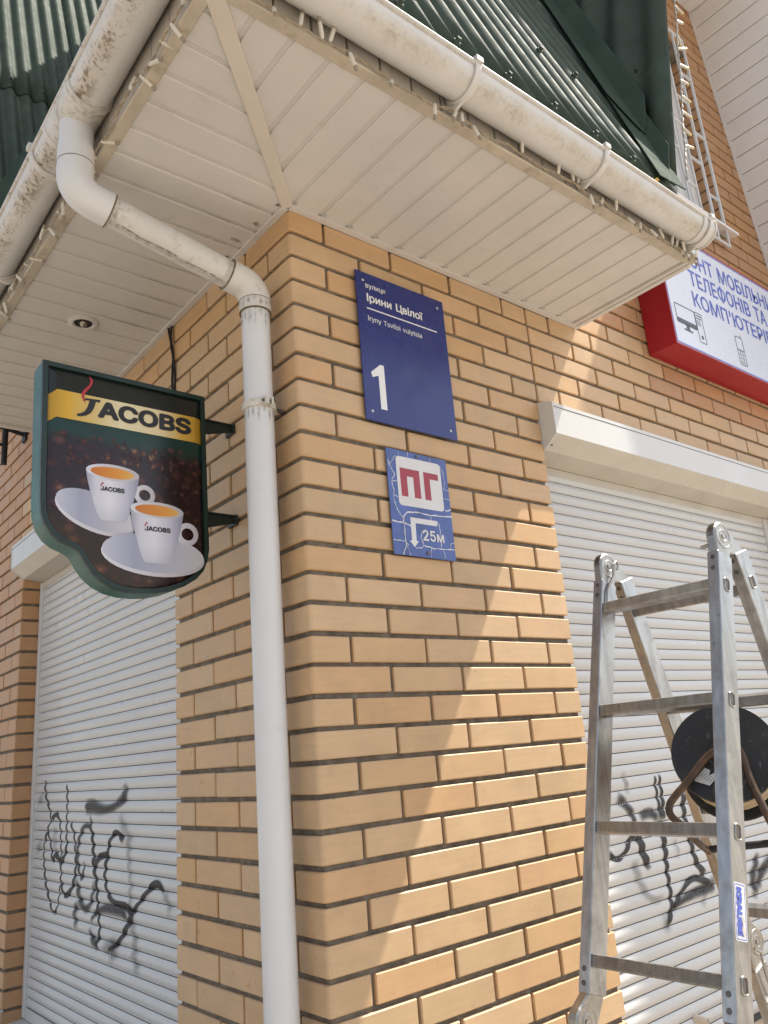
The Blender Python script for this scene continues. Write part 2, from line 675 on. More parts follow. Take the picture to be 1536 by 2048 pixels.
def rrect(x0, x1, z0, z1, r, n=5):
    pts = []
    for cx, cz, a0 in ((x1 - r, z1 - r, 0), (x0 + r, z1 - r, 90), (x0 + r, z0 + r, 180), (x1 - r, z0 + r, 270)):
        for k in range(n + 1):
            a = R(a0 + 90 * k / n)
            pts.append((cx + r * math.cos(a), cz + r * math.sin(a)))
    return pts


def ell(cx, cz, rx, rz, rot=0.0, n=32, a0=0, a1=360):
    c, s_ = math.cos(R(rot)), math.sin(R(rot))
    out = []
    full = (a1 - a0) == 360
    for k in range(n if full else n + 1):
        a = R(a0 + (a1 - a0) * k / n)
        x, z = rx * math.cos(a), rz * math.sin(a)
        out.append((cx + x * c - z * s_, cz + x * s_ + z * c))
    return out


# ---------------------------------------------------------------- ground
g = G()
g.add([(-150, -150, 0), (150, -150, 0), (150, 150, 0), (-150, 150, 0)], [(0, 1, 2, 3)])
gr = part('ground', g, M['paving'], None)
gr['kind'] = 'structure'

# ---------------------------------------------------------------- brick building
PIT = 0.07779
BH = 0.065
BD = 0.12
building = thing('brick_building', 'yellow brick corner building with two shuttered windows', 'building')


XC0 = 1.14


def ztop(k):
    return 3.2 - PIT * k


BM = {}


def brick_mesh(lx, ly, lz, corner=False, red=False):
    key = (round(lx, 3), round(ly, 3), corner, red)
    if key in BM:
        return BM[key]
    bm = bmesh.new()
    bmesh.ops.create_cube(bm, size=1.0)
    for v in bm.verts:
        v.co = ((v.co.x + .5) * lx, (v.co.y + .5) * ly, (v.co.z + .5) * lz)
    if corner:
        e = [e for e in bm.edges if all(abs(v.co.x) < 1e-5 and abs(v.co.y) < 1e-5 for v in e.verts)]
        bmesh.ops.bevel(bm, geom=e, offset=.009, segments=2, affect='EDGES', profile=.5)
    if corner:
        ed = [e for e in bm.edges if e.calc_face_angle(0) > R(60)]
        bmesh.ops.bevel(bm, geom=ed, offset=.0028, segments=1, affect='EDGES')
    else:
        bmesh.ops.bevel(bm, geom=bm.edges[:], offset=.0028, segments=1, affect='EDGES')
    me = bpy.data.meshes.new('brick')
    bm.to_mesh(me)
    bm.free()
    me.materials.append(M['brick_red'] if red else M['brick'])
    BM[key] = me
    return me


bricks = []   # (location, mesh, lx, ly)


def add_brick(x, y, k, lx, ly, corner=False):
    j = random.uniform
    red = y > 2.4 or ztop(k) > 3.25 or (x > 1.75 and ztop(k) > 3.0)
    bricks.append((Vector((x + j(-.0012, .0012), y + j(-.0012, .0012), ztop(k) - BH + j(-.0012, .0012))), brick_mesh(lx, ly, BH, corner, red), lx, ly))


def run(k, a, b, place, first, ends=True):
    """bricks of one course between a and b along the wall; joints at first + .26 n"""
    n0 = math.floor((a - first) / .26) - 1
    n1 = math.ceil((b - first) / .26) + 1
    for n in range(n0, n1 + 1):
        s0 = first + .26 * n
        s1 = s0 + .25
        p0, p1 = max(s0, a), min(s1, b)
        if p1 - p0 > .035:
            place(p0, k, round(p1 - p0, 3))


def pr_(x, k, l):
    add_brick(x, 0.0, k, l, BD)


def pl_(y, k, l):
    add_brick(0.0, y, k, BD, l)


for k in range(1, 37):
    even = (k % 2 == 0)
    if even:
        add_brick(0, 0, k, .25, BD, True)
    else:
        add_brick(0, 0, k, BD, .25, True)
    # right-hand pier and the wall above the right-hand window
    a = .26 if even else .13
    fr = .26 if even else .13
    b = 1.03
    run(k, a, b, pr_, fr)
    # left pier
    a = .13 if even else .26
    fl = .13 if even else .26
    run(k, a, .77, pl_, fl)
    if k <= 5:
        run(k, 1.04, 3.45, pr_, fr)
        run(k, .78, 4.5, pl_, fl)
    else:
        run(k, 2.86, 3.45, pr_, 2.86 if even else 2.73)
        run(k, 2.52, 4.5, pl_, 2.52 if even else 2.39)
    if k >= 34:
        run(k, 1.04, 2.85, pr_, fr)
        run(k, .78, 2.51, pl_, fl)
for k in range(0, -13, -1):
    even = (k % 2 == 0)
    xs = XC0 + .25 * (ztop(k) - 3.26) - .02
    run(k, max(1.35, xs), 3.45, pr_, .26 if even else .13)
for k in range(0, -7, -1):
    run(k, 1.95, 4.5, pl_, .13 if k % 2 == 0 else .26)
for k in range(-36, -12):
    even = (k % 2 == 0)
    run(k, 2.945, 3.6, pr_, 2.945 if even else 2.815)
for k in range(-36, -29):
    run(k, 1.75, 2.935, pr_, .26 if k % 2 == 0 else .13)

ranked = []
for i, (loc, me, lx, ly) in enumerate(bricks):
    if lx >= ly or lx == BD and ly == BD:
        c1 = [loc, loc + V(lx, 0, 0), loc + V(lx, 0, BH), loc + V(0, 0, BH)]
    else:
        c1 = [loc, loc + V(0, ly, 0), loc + V(0, ly, BH), loc + V(0, 0, BH)]
    pp = [project(p) for p in c1]
    sc = 0.0
    if all(pp):
        ar = 0.0
        for q in range(4):
            ar += pp[q][0] * pp[(q + 1) % 4][1] - pp[(q + 1) % 4][0] * pp[q][1]
        mx = sum(p[0] for p in pp) / 4
        my = sum(p[1] for p in pp) / 4
        if -30 < mx < 1566 and -30 < my < 2078:
            sc = abs(ar) / 2
    ranked.append((sc, i))
ranked.sort(reverse=True)
single = set(i for s_, i in ranked[:300])
gj = G()
tones = []
batch = []
for i, (loc, me, lx, ly) in enumerate(bricks):
    if i in single:
        o = put('brick', me, building, loc)
        o.rotation_euler = (random.uniform(-.004, .004), random.uniform(-.003, .003), random.uniform(-.004, .004))
    else:
        gj.add([v.co + loc for v in me.vertices], [tuple(p.vertices) for p in me.polygons])
        tones += [random.random()] * len(me.vertices)
        batch += [1.0 if me.materials[0] == M['brick_red'] else 0.0] * len(me.vertices)
rest = part('brick_courses', gj, M['brick_joined'], building, attrs={'tone': tones, 'batch': batch})
rest['kind'] = 'stuff'

g = G()
e = .0105
g.box(e, 1.03 - e, e, .30, .32, 3.125)            # right pier
g.box(e, .30, .30, .77 - e, .32, 3.125)           # left pier
g.box(1.03 - e, 3.45, e, .118, 2.74, 4.165)       # above right window
g.box(2.86 + e, 3.45, e, .30, .32, 2.74)          # right of right window
g.box(e, .118, .77 - e, 2.0, 2.74, 3.125)         # above left window
g.box(e, .118, 2.0, 4.5, 2.74, 3.75)
g.box(e, .30, 2.52 + e, 4.5, .32, 2.74)           # far left wall
g.box(1.03 - e, 2.86 + e, e, .30, .32, .55)       # below the windows
g.box(e, .30, .77 - e, 2.52 + e, .32, .55)
g.box(2.945 + e, 3.6, e, .35, 4.165, 6.05)        # right of the upper window
g.box(1.70, 2.945 + e, e, .35, 5.455, 6.05)       # above the upper window
part('mortar_wall', g, M['mortar'], building)
g = G()
g.box(-.035, 3.45, -.035, .28, 0, .318)
g.box(-.035, .28, .28, 4.5, 0, .318)
part('plinth', g, M['concrete'], building)

# ---------------------------------------------------------------- canopy: soffit, fascia
ZS = 3.13
canopy = thing('eaves_canopy', 'cream panelled soffit and fascia wrapping the brick corner', 'canopy')
YF = -.505
PW = .1


def ymit(x):
    return min(-.004, x)


SH = .046  # half width of the hip strip


def soff(poly):
    g = G()
    g.prism([(x, y, ZS) for x, y in poly], (0, 0, .012))
    part('soffit_panel', g, M['soffit'], canopy, bevel=.0025)


gx = [1.3 - .1 * n for n in range(0, 19)]
for b in gx:
    a = b - .1
    a2, b2 = a + .007, b - .007
    if b2 < -.49:
        break
    a2 = max(a2, -.49)
    pts = [(a2, YF + .006), (b2, YF + .006)]
    pts.append((b2, ymit(b2)))
    if a2 < -.004 < b2:
        pts.append((-.004, -.004))
    ya = ymit(a2)
    if ya > YF + .006:
        pts.append((a2, ya))
    if len(pts) > 2:
        soff(pts)
for n in range(0, 26):
    b = 1.95 - .1 * n
    a = b - .1
    a2, b2 = a + .007, b - .007
    if b2 < -.49:
        break
    a2 = max(a2, -.49)
    pts = [(YF + .006, a2), (ymit(a2) - .0001, a2)] if ymit(a2) > YF + .006 else [(YF + .006, a2)]
    if a2 < -.004 < b2:
        pts.append((-.004, -.004))
    pts.append((ymit(b2), b2))
    pts.append((YF + .006, b2))
    soff(pts)
g = G()
g.box(-.50, 1.33, -.50, .115, ZS + .005, ZS + .05)
g.box(-.50, .115, .115, 1.96, ZS + .005, ZS + .05)
part('soffit_backing', g, M['soffit'], canopy)
# hip strip
g = G()
d = V(1, 1, 0).normalized()
w = V(1, -1, 0).normalized()
p0 = V(-.512, -.512, ZS - .006)
p1 = V(-.004, -.004, ZS - .006)
g.prism([p0 - w * .021, p1 - w * .017, p1 + w * .017, p0 + w * .021], (0, 0, .006))
part('hip_strip', g, M['strip'], canopy, bevel=.001)
# wall channels, edge trims
g = G()
g.box(0, 1.33, -.020, -.0005, ZS - .009, ZS - .0005)
part('wall_trim', g, M['soffit'], canopy)
g = G()
g.box(-.020, -.0005, 0, 1.955, ZS - .009, ZS - .0005)
part('wall_trim', g, M['soffit'], canopy)
g = G()
g.box(1.302, 1.318, YF, -.002, ZS - .006, ZS + .02)
g.box(1.3185, 1.337, YF, -.002, ZS - .012, ZS + .16)
part('end_trim', g, M['soffit'], canopy, bevel=.0015)
g = G()
g.box(-.50, -.002, 1.953, 1.972, ZS - .012, ZS + .16)
part('end_trim', g, M['soffit'], canopy, bevel=.0015)
g = G()
g.box(-.527, 1.337, YF - .022, YF + .010, ZS - .005, ZS + .004)
part('edge_trim', g, M['soffit_trim'], canopy, bevel=.003)
g = G()
g.box(YF - .022, YF + .010, YF + .0105, 1.972, ZS - .005, ZS + .004)
part('edge_trim', g, M['soffit_trim'], canopy, bevel=.003)
for n in range(19):
    b = 1.337 - .1 * n
    a = max(b - .1, -.505)
    if b - a < .02:
        break
    g = G()
    g.box(a + .0025, b - .0025, YF - .014, YF + .004, ZS + .0045, ZS + .18)
    part('fascia_panel', g, M['fascia'], canopy, bevel=.003)
for n in range(25):
    b = 1.972 - .1 * n
    a = max(b - .1, -.505)
    if b - a < .02:
        break
    g = G()
    g.box(YF - .014, YF + .004, a + .0025, b - .0025, ZS + .0045, ZS + .18)
    part('fascia_panel', g, M['fascia'], canopy, bevel=.003)
g = G()
g.box(-.50, 1.33, -.4985, -.4955, ZS + .015, ZS + .17)
g.box(-.4985, -.4955, -.49, 1.96, ZS + .015, ZS + .17)
part('fascia_board', g, M['dark'], canopy)

# ---------------------------------------------------------------- green corrugated mansard roof
roof = thing('corrugated_roof', 'steep dark green corrugated roof with valley flashings above the gutters', 'roof')
CO, SI = math.cos(R(70)), math.sin(R(70))
WL = .0945
ZE = 3.255
XC, YC = 1.14, 1.77
LM = 4.7
C2, S2 = math.cos(R(76)), math.sin(R(76))
KF, KR = CO / SI, C2 / S2
AMP = .0165


def corr(name, org, sd, up, nm, s0, s1, L0, L1, lo, hi, lift, phase, parent, wl=None):
    """one corrugated sheet: s0..s1 across, lo..hi along the slope, clipped by L0(s), L1(s)"""
    g = G()
    wl = wl or WL
    n = max(2, int(round((s1 - s0) / WL * 10)))
    rows = []
    for i in range(n + 1):
        s = s0 + (s1 - s0) * i / n
        a, b = max(lo, L0(s)), min(hi, L1(s))
        if b - a < .01:
            rows.append(None)
            continue
        z = AMP * math.cos(2 * math.pi * (s - phase) / wl) + lift
        col = []
        for j in range(9):
            l = a + (b - a) * j / 8
            sag = .0015 * math.sin(l * 3 + s * 2)
            col.append(org + sd * s + up * l + nm * (z + sag))
        rows.append(col)
    base = 0
    idx = {}
    for i, c in enumerate(rows):
        if c:
            idx[i] = g.add(c, [])
    for i in range(n):
        if i in idx and i + 1 in idx:
            for j in range(8):
                g.add([], [])
                g.f.append([idx[i] + j, idx[i + 1] + j, idx[i + 1] + j + 1, idx[i] + j + 1])
                g.m.append(0)
    if not g.f:
        return None
    me = g.mesh(name, M['green'], smooth=50)
    o = put(name, me, parent)
    md = o.modifiers.new('thickness', 'SOLIDIFY')
    md.thickness = .004
    md.offset = -1
    return o


def bolts(org, sd, up, nm, ss, ls, parent, lift=0.0):
    for s in ss:
        for l in ls:
            g = G()
            c = org + sd * s + up * l + nm * (AMP + lift)
            g.lathe(c, nm, [(.0001, .013), (.0065, .013), (.0075, .008), (.0075, .004), (.011, .004), (.0125, .001), (.0125, -.002)], 10)
            part('roof_bolt', g, M['green'], parent, smooth=40)


# front slope
oF = V(0, -.60, ZE)
sF, uF, nF = V(1, 0, 0), V(0, CO, SI), V(0, -SI, CO)
L0F = lambda s: max(0.0, (s - XC) / (SI * KR))
L1F = lambda s: min(LM, (s + .60) / CO)
sh = .122 - WL / 2 - 9 * WL * 1
edges = [.122 - WL / 2 + 9 * WL * i for i in range(-1, 4)]
edges[0] = -.6
for a, b in zip(edges[:-1], edges[1:]):
    corr('roof_sheet', oF, sF, uF, nF, a, b + .02, L0F, L1F, -.02, 2.02, 0.0, .122, roof)
    corr('roof_sheet', oF, sF, uF, nF, a, b + .02, L0F, L1F, 1.90, LM, .006, .122, roof)
bolts(oF, sF, uF, nF, [.122 + 2 * WL * i for i in range(-1, 6)], [.02], roof)
bolts(oF, sF, uF, nF, [.122 + 2 * WL * i + WL for i in (3, 4)], [.60], roof)
# right return slope (rises to the right)
oR = V(XC, -.60, ZE)
sR, uR, nR = V(0, 1, 0), V(C2, 0, S2), V(-S2, 0, C2)
corr('roof_sheet', oR, sR, uR, nR, 0, 10 * WL, lambda s: max(.07, s / (KF * S2)), lambda s: LM, 0, 2.9, 0.0, .050, roof, .165)
bolts(oR, sR, uR, nR, [.030 + WL * 1], [.75, 1.35], roof)
# left slope
oL = V(-.60, 0, ZE)
sL, uL, nL = V(0, 1, 0), V(CO, 0, SI), V(-SI, 0, CO)
L0L = lambda s: max(0.0, (s - YC) / CO)
L1L = lambda s: min(LM, (s + .60) / CO)
for i in range(4):
    a = -.6 + 9 * WL * i
    corr('roof_sheet', oL, sL, uL, nL, a, a + 9 * WL + .02, L0L, L1L, -.02, LM, 0.0, 0.0, roof)
# left return slope (faces the street)
oQ = V(-.60, YC, ZE)
sQ, uQ, nQ = V(1, 0, 0), V(0, CO, SI), V(0, -SI, CO)
for a, b in ((0, 9 * WL), (9 * WL, 16 * WL)):
    corr('roof_sheet', oQ, sQ, uQ, nQ, a, b + .01, lambda s: s / CO, lambda s: LM, 0, 2.60, 0.0, .035, roof)
    corr('roof_sheet', oQ, sQ, uQ, nQ, a, b + .01, lambda s: s / CO, lambda s: LM, 2.47, LM, .007, .035, roof)
bolts(oQ, sQ, uQ, nQ, [.035 + 2 * WL * i for i in range(1, 8)], [2.56], roof, .007)


def flash(org, va, wa, na, wb, nb, l0, l1, wid, lift, parent, tip=True):
    """folded valley piece along va; wings along wa (normal na) and wb (normal nb)"""
    g = G()
    th = .004
    for wv, nn, wd in ((wa, na, wid), (wb, nb, wid * .8)):
        pts = []
        if l0 < .1 and wv is wb and tip is False and abs(nb.x) > .9:
            wd = wd * .8
            ls = wd * abs(wv.y) / abs(va.y)
            g.prism([org + va * l + wv * q + nn * (lift + .012 * (1 - q / wd)) for l, q in ((l1, 0), (l1, wd), (ls + .02, wd), (.02, 0))], nn * th)
            continue
        prof = [(l1, 0), (l1, wd), (l0 + wd * 1.9, wd), (l0 + wd * 1.0, wd * .72), (l0 + wd * .30, wd * .46), (l0 + wd * .08, wd * .30), (l0, wd * .12), (l0 + .004, 0)] if tip else [(l1, 0), (l1, wd), (l0, wd), (l0, 0)]
        for l, q in prof:
            pts.append(org + va * l + wv * q + nn * (lift + .012 * (1 - q / wd)))
        g.prism(pts, nn * th)
    part('valley_flashing', g, M['flash'], parent, bevel=.001)


def inplane(va, nn, hint):
    x = nn.cross(va).normalized()
    return x if x.dot(hint) > 0 else -x


vR = V(KR, KF, 1).normalized()
wA = inplane(vR, nF, V(-1, 0, 0))
wB = inplane(vR, nR, V(0, -1, 0))
flash(oR, vR, wA, nF, wB, nR, .0, .62, .115, AMP + .004, roof, False)
flash(oR, vR, wA, nF, wB, nR, .36, 4.3, .130, AMP + .012, roof)
vR = V(CO, CO, SI).normalized()
wC = inplane(vR, nQ, V(-1, 0, 0))
wD = inplane(vR, nL, V(0, -1, 0))
flash(oQ, vR, wC, nQ, wD, nL, .0, 4.3, .17, AMP + .006, roof, False)
# added sun blocks: dark planes behind the sheets, cover over the canopy end
g = G()
hh = SI * LM
dn = -nF * .035
g.add([oF + V(.04, 0, 0) + dn, oF + V(XC, 0, 0) + dn, oF + V(XC + .6, KF * hh, hh) + dn + V(KR * hh, 0, 0), oF + V(KF * hh, KF * hh, hh) + dn], [(0, 1, 2, 3)])
part('roof_light_block', g, M['dark'], roof)
g = G()
dn = -nR * .035
g.add([oR + V(0, .03, 0) + dn, oR + V(KR * hh * .62, .03, hh * .62) + dn, oR + V(KR * hh * .62, KF * hh * .62, hh * .62) + dn], [(0, 1, 2)])
part('roof_light_block', g, M['dark'], roof)
g = G()
g.box(XC - .03, 1.34, -.515, -.002, 3.313, 3.318)
part('end_cover', g, M['flash'], roof)
# hip cap over the corner and flat top
g = G()
g.tube([V(-.6, -.6, ZE) + V(CO, CO, SI) * l for l in (.0, 1.5, 3.0, LM)], .045, 12)
part('ridge_cap', g, M['flash'], roof, smooth=40)
g = G()
zt = ZE + SI * LM
xt = -.6 + CO * LM
g.box(xt, XC + CO * LM + 1.0, xt, YC + CO * LM + 1.0, zt - .03, zt)
part('top_deck', g, M['flash'], roof)


# ---------------------------------------------------------------- gutters
def gutter(label, f, s0, s1, R0, brackets, joints, cap1, gm):
    """f(s, a, b): point at s along the run, a outward from the wall, b up"""
    t = thing('rain_gutter', label, 'gutter', 'half round plastic rain gutters under the green roof')
    th = .003
    prof = []
    for i in range(25):
        an = R(180 - 4 + (184) * i / 24)   # from outer rim round the bottom to the inner rim
        prof.append((-math.cos(an), math.sin(an), an))
    g = G()
    dirt = []
    nseg = 14
    for i in range(nseg + 1):
        s = s0 + (s1 - s0) * i / nseg
        ring = []
        for cx, sy, an in prof:
            ring.append(f(s, cx * R0, sy * R0))
            tt = math.degrees(an) - 180
            dirt.append(max(0.0, min(1.0, 1 - abs(tt - 52) / 40.0)) if tt > 8 else (.75 if tt < 6 else 0.))
        for cx, sy, an in reversed(prof):
            ring.append(f(s, cx * (R0 - th), sy * (R0 - th)))
            dirt.append(.5)
        g.add(ring, [])
    n = len(prof) * 2
    for i in range(nseg):
        for k in range(n):
            g.f.append([i * n + k, i * n + (k + 1) % n, (i + 1) * n + (k + 1) % n, (i + 1) * n + k])
            g.m.append(0)
    g.f.append(list(range(n)))
    g.m.append(0)
    g.f.append([nseg * n + k for k in range(n - 1, -1, -1)])
    g.m.append(0)
    part('channel', g, gm, t, smooth=40, attrs={'dirt': dirt})
    # rolled outer rim
    g = G()
    pts = [f(s0 + (s1 - s0) * i / 10, R0 + .001, .004) for i in range(11)]
    g.tube(pts, .0065, 8)
    part('rim_bead', g, gm, t, smooth=40, attrs={'dirt': [.55] * len(g.v)})

    def strap(s, wd, r1, a0, a1, th2):
        gg = G()
        m = 20
        for i in range(m + 1):
            an = R(180 + a0 + (a1 - a0) * i / m)
            ring = []
            for ds, rr in ((-wd / 2, r1), (-wd / 2, r1 + th2), (wd / 2, r1 + th2), (wd / 2, r1)):
                ring.append(f(s + ds, -math.cos(an) * rr, math.sin(an) * rr))
            gg.add(ring, [])
        for i in range(m):
            for k in range(4):
                gg.f.append([i * 4 + k, i * 4 + (k + 1) % 4, (i + 1) * 4 + (k + 1) % 4, (i + 1) * 4 + k])
                gg.m.append(0)
        for q in ([0, 1, 2, 3], [m * 4 + 3, m * 4 + 2, m * 4 + 1, m * 4]):
            gg.f.append(q)
            gg.m.append(0)
        return gg

    for s in brackets:
        gg = strap(s, .020, R0 + .0005, -8, 150, .007)
        gg2 = G()
        # hook knob over the rim and web under the channel
        gg.obox(f(s, R0 + .004, .012), (f(1, 0, 0) - f(0, 0, 0)).normalized(), (f(0, 1, 0) - f(0, 0, 0)).normalized(), V(0, 0, 1), .024, .020, .016)
        web = [(R0 * .62, -R0 * .80), (R0 * .30, -R0 * 1.02), (-R0 * .55, -R0 * 1.30), (-R0 * 1.05, -R0 * 1.10), (-R0 * 1.05, -R0 * .2), (-R0 * .4, -R0 * .93)]
        gg.prism([f(s - .004, a, b) for a, b in web], f(.008, 0, 0) - f(0, 0, 0))
        part('gutter_bracket', gg, M['pipe_dirty'], t, smooth=35, bevel=.0012)
    for s, wd in joints:
        gg = strap(s, wd, R0 + .0006, -6, 186, .0035)
        part('joint_sleeve', gg, gm, t, smooth=35, attrs={'dirt': [.35] * len(gg.v)})
        for ds in (-.012, .012):
            if wd > .1:
                gg = strap(s + (wd / 2 - .018) * (1 if ds > 0 else -1), .006, R0 + .004, -4, 184, .003)
                part('sleeve_ring', gg, gm, t, smooth=35, attrs={'dirt': [.3] * len(gg.v)})
    for s in cap1:
        gg = G()
        ring = [f(s, cx * (R0 + .003), sy * (R0 + .003)) for cx, sy, an in prof]
        gg.prism(ring, f(.006, 0, 0) - f(0, 0, 0))
        part('end_cap', gg, M['pipe_dirty'], t)
    return t


RG = .055
fG = lambda s, a, b: V(s, -.577 - a, 3.208 + b - .006 * s)
gF = gutter('long white half round gutter along the right front eave with grimy belly', fG, -.58, 1.30, RG, [.160, .690, 1.268], [(1.235, .02)], [1.30], M['gutter'])
fS = lambda s, a, b: V(-.577 - a, s, 3.245 + b - .02 * s)
gS = gutter('mossy white gutter along the left eave feeding the downpipe', fS, -.58, 1.98, RG, [.300, .86, 1.6], [(.10, .20)], [1.98], M['gutter_mossy'])

# ---------------------------------------------------------------- downpipe
dp = thing('downpipe', 'white plastic downpipe bending from the left gutter down the brick corner', 'downpipe')
PR = .040
PX, PY = -.068, .092
OX, OY = -.577, .102
zo = 3.02
zb = 2.885


def arc(p0, p1, p2, r, n=7):
    d0 = (p0 - p1).normalized()
    d1 = (p2 - p1).normalized()
    ang = d0.angle(d1)
    tl = r / math.tan(ang / 2)
    a, b = p1 + d0 * tl, p1 + d1 * tl
    bis = (d0 + d1).normalized()
    c = p1 + bis * (r / math.sin(ang / 2))
    pts = []
    va, vb = a - c, b - c
    om = va.angle(vb)
    for i in range(n + 1):
        t = i / n
        v = (va * math.sin((1 - t) * om) + vb * math.sin(t * om)) / math.sin(om)
        pts.append(c + v)
    return pts


T0 = V(OX, OY, 3.215)
T1 = V(OX, OY, zo - .02)
T2 = V(PX, PY, zb)
T3 = V(PX, PY, .12)
a1 = arc(T0, T1, T2, .058)
a2 = arc(T1, T2, T3, .058)
dir12 = (T2 - T1).normalized()
g = G()
g.tube([T0, V(OX, OY, 3.115)], .043, 24)
part('gutter_outlet', g, M['pipe'], dp, smooth=40)
g = G()
g.tube([V(OX, OY, 3.125), V(OX, OY, 3.085)] + a1 + [a1[-1] + dir12 * .045], .0455, 24)
part('elbow', g, M['pipe'], dp, smooth=40)
g = G()
for q in (V(OX, OY, 3.078),):
    g.tube([q, q + V(0, 0, .0025)], .0458, 24)
part('joint_ring', g, M['pipe_grime'], dp, smooth=40)
g = G()
g.tube([a1[-1] + dir12 * .02, a2[0]], PR, 24)
part('sloping_pipe', g, M['pipe_dirty'], dp, smooth=40)
g = G()
g.tube([a1[-1] + dir12 * .043, a1[-1] + dir12 * .047], .0462, 24)
part('joint_ring', g, M['pipe_grime'], dp, smooth=40)
g = G()
g.tube([a2[0] - dir12 * .042, a2[0] - dir12 * .039], .0462, 24)
part('joint_ring', g, M['pipe_grime'], dp, smooth=40)
g = G()
g.tube([a2[0] - dir12 * .04] + a2 + [a2[-1] - V(0, 0, .035)], .0452, 24)
part('elbow', g, M['pipe_dirty'], dp, smooth=40)
g = G()
zz = a2[-1].z - .035
g.tube([V(PX, PY, zz + .001), V(PX, PY, zz - .002)], .0458, 24)
part('joint_ring', g, M['pipe_grime'], dp, smooth=40)
g = G()
zm = a2[-1].z
g.tube([V(PX, PY, zm + .001), V(PX, PY, zm - .0012)], .0456, 24)
part('joint_ring', g, M['pipe_grime'], dp, smooth=40)
g = G()
g.tube([a2[-1], T3], PR, 28)
part('pipe', g, M['pipe'], dp, smooth=40)
# clamp
for zc in (2.512, 1.02 - .6):
    g = G()
    g.lathe((PX, PY, zc), (0, 0, 1), [(PR + .0005, -.010), (PR + .006, -.010), (PR + .007, 0), (PR + .006, .010), (PR + .0005, .010)], 28)
    g.box(PX - .016, PX - .004, PY - PR - .022, PY - PR - .004, zc - .010, zc + .010)
    g.box(PX + .004, PX + .010, PY - PR - .022, PY - PR - .004, zc - .010, zc + .010)
    g.box(PX + PR - .004, PX + PR + .014, PY - .010, PY + .010, zc - .008, zc + .008)
    cl_ = part('clamp', g, M['steelclip'], dp, smooth=40)
    g = G()
    g.tube([V(PX + PR + .010, PY - .01, zc), V(.008, PY - .012, zc)], .006, 10)
    g.lathe((PX - .02, PY - PR - .013, zc), (1, 0, 0), [(.0001, 0), (.004, 0), (.004, .036), (.0001, .036)], 8)
    part('clamp_screw', g, M['rivet'], cl_, smooth=40)


def decal(name, strokes, parent, mat):
    """soft edged stain ribbons; a stroke is (normal, width, strength, points)"""
    for nn, wd, amp, pts in strokes:
        g = G()
        al = []
        P = [Vector(p) for p in pts]
        q = []
        for i in range(len(P) - 1):
            for j in range(6):
                q.append(P[i].lerp(P[i + 1], j / 6))
        q.append(P[-1])
        m = len(q)
        for i, p in enumerate(q):
            dd = (q[min(i + 1, m - 1)] - q[max(i - 1, 0)]).normalized()
            sd = dd.cross(Vector(nn)).normalized()
            row = []
            for k in range(5):
                u = k / 4 - .5
                row.append(p + sd * wd * u)
                al.append(amp * min(1., (i + .3) / 3, (m - .7 - i) / 3) * max(0., 1 - abs(2 * u) ** 1.5))
            o = g.add(row, [])
            if i:
                for k in range(4):
                    g.f.append([o - 5 + k, o - 4 + k, o + k + 1, o + k])
                    g.m.append(0)
        part(name, g, mat, parent, attrs={'alpha': al})


def stain_mat(name, col):
    t = NT(name)
    a = t.attr('alpha').outputs['Fac']
    n = t.noise(t.coord(), 90., 6, .75)
    t.fin(col, .9)
    t.l(t.math('MULTIPLY', a, t.ramp(n, [(.38, .0), (.62, 1.2)]), True), t.b.inputs['Alpha'])
    return t.m


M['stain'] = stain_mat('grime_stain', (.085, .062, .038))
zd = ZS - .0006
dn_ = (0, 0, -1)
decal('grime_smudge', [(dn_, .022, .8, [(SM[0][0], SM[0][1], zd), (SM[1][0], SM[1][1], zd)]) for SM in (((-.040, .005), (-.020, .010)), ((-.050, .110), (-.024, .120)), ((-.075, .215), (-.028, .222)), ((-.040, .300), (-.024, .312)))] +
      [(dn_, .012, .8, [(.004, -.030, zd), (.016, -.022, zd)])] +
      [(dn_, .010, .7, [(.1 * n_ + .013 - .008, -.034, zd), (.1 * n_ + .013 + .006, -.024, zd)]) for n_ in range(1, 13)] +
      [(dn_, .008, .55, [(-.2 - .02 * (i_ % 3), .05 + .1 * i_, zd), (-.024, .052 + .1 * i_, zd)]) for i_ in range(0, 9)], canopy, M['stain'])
perp = dir12.cross(V(0, 1, 0)).normalized()
if perp.z > 0:
    perp = -perp
q0, q1_ = a1[-1] + dir12 * .05, a2[0] - dir12 * .045


def on_pipe(p, ang, r_):
    d_ = (perp * math.cos(ang) + V(0, -1, 0) * math.sin(ang))
    return p + d_ * r_, d_


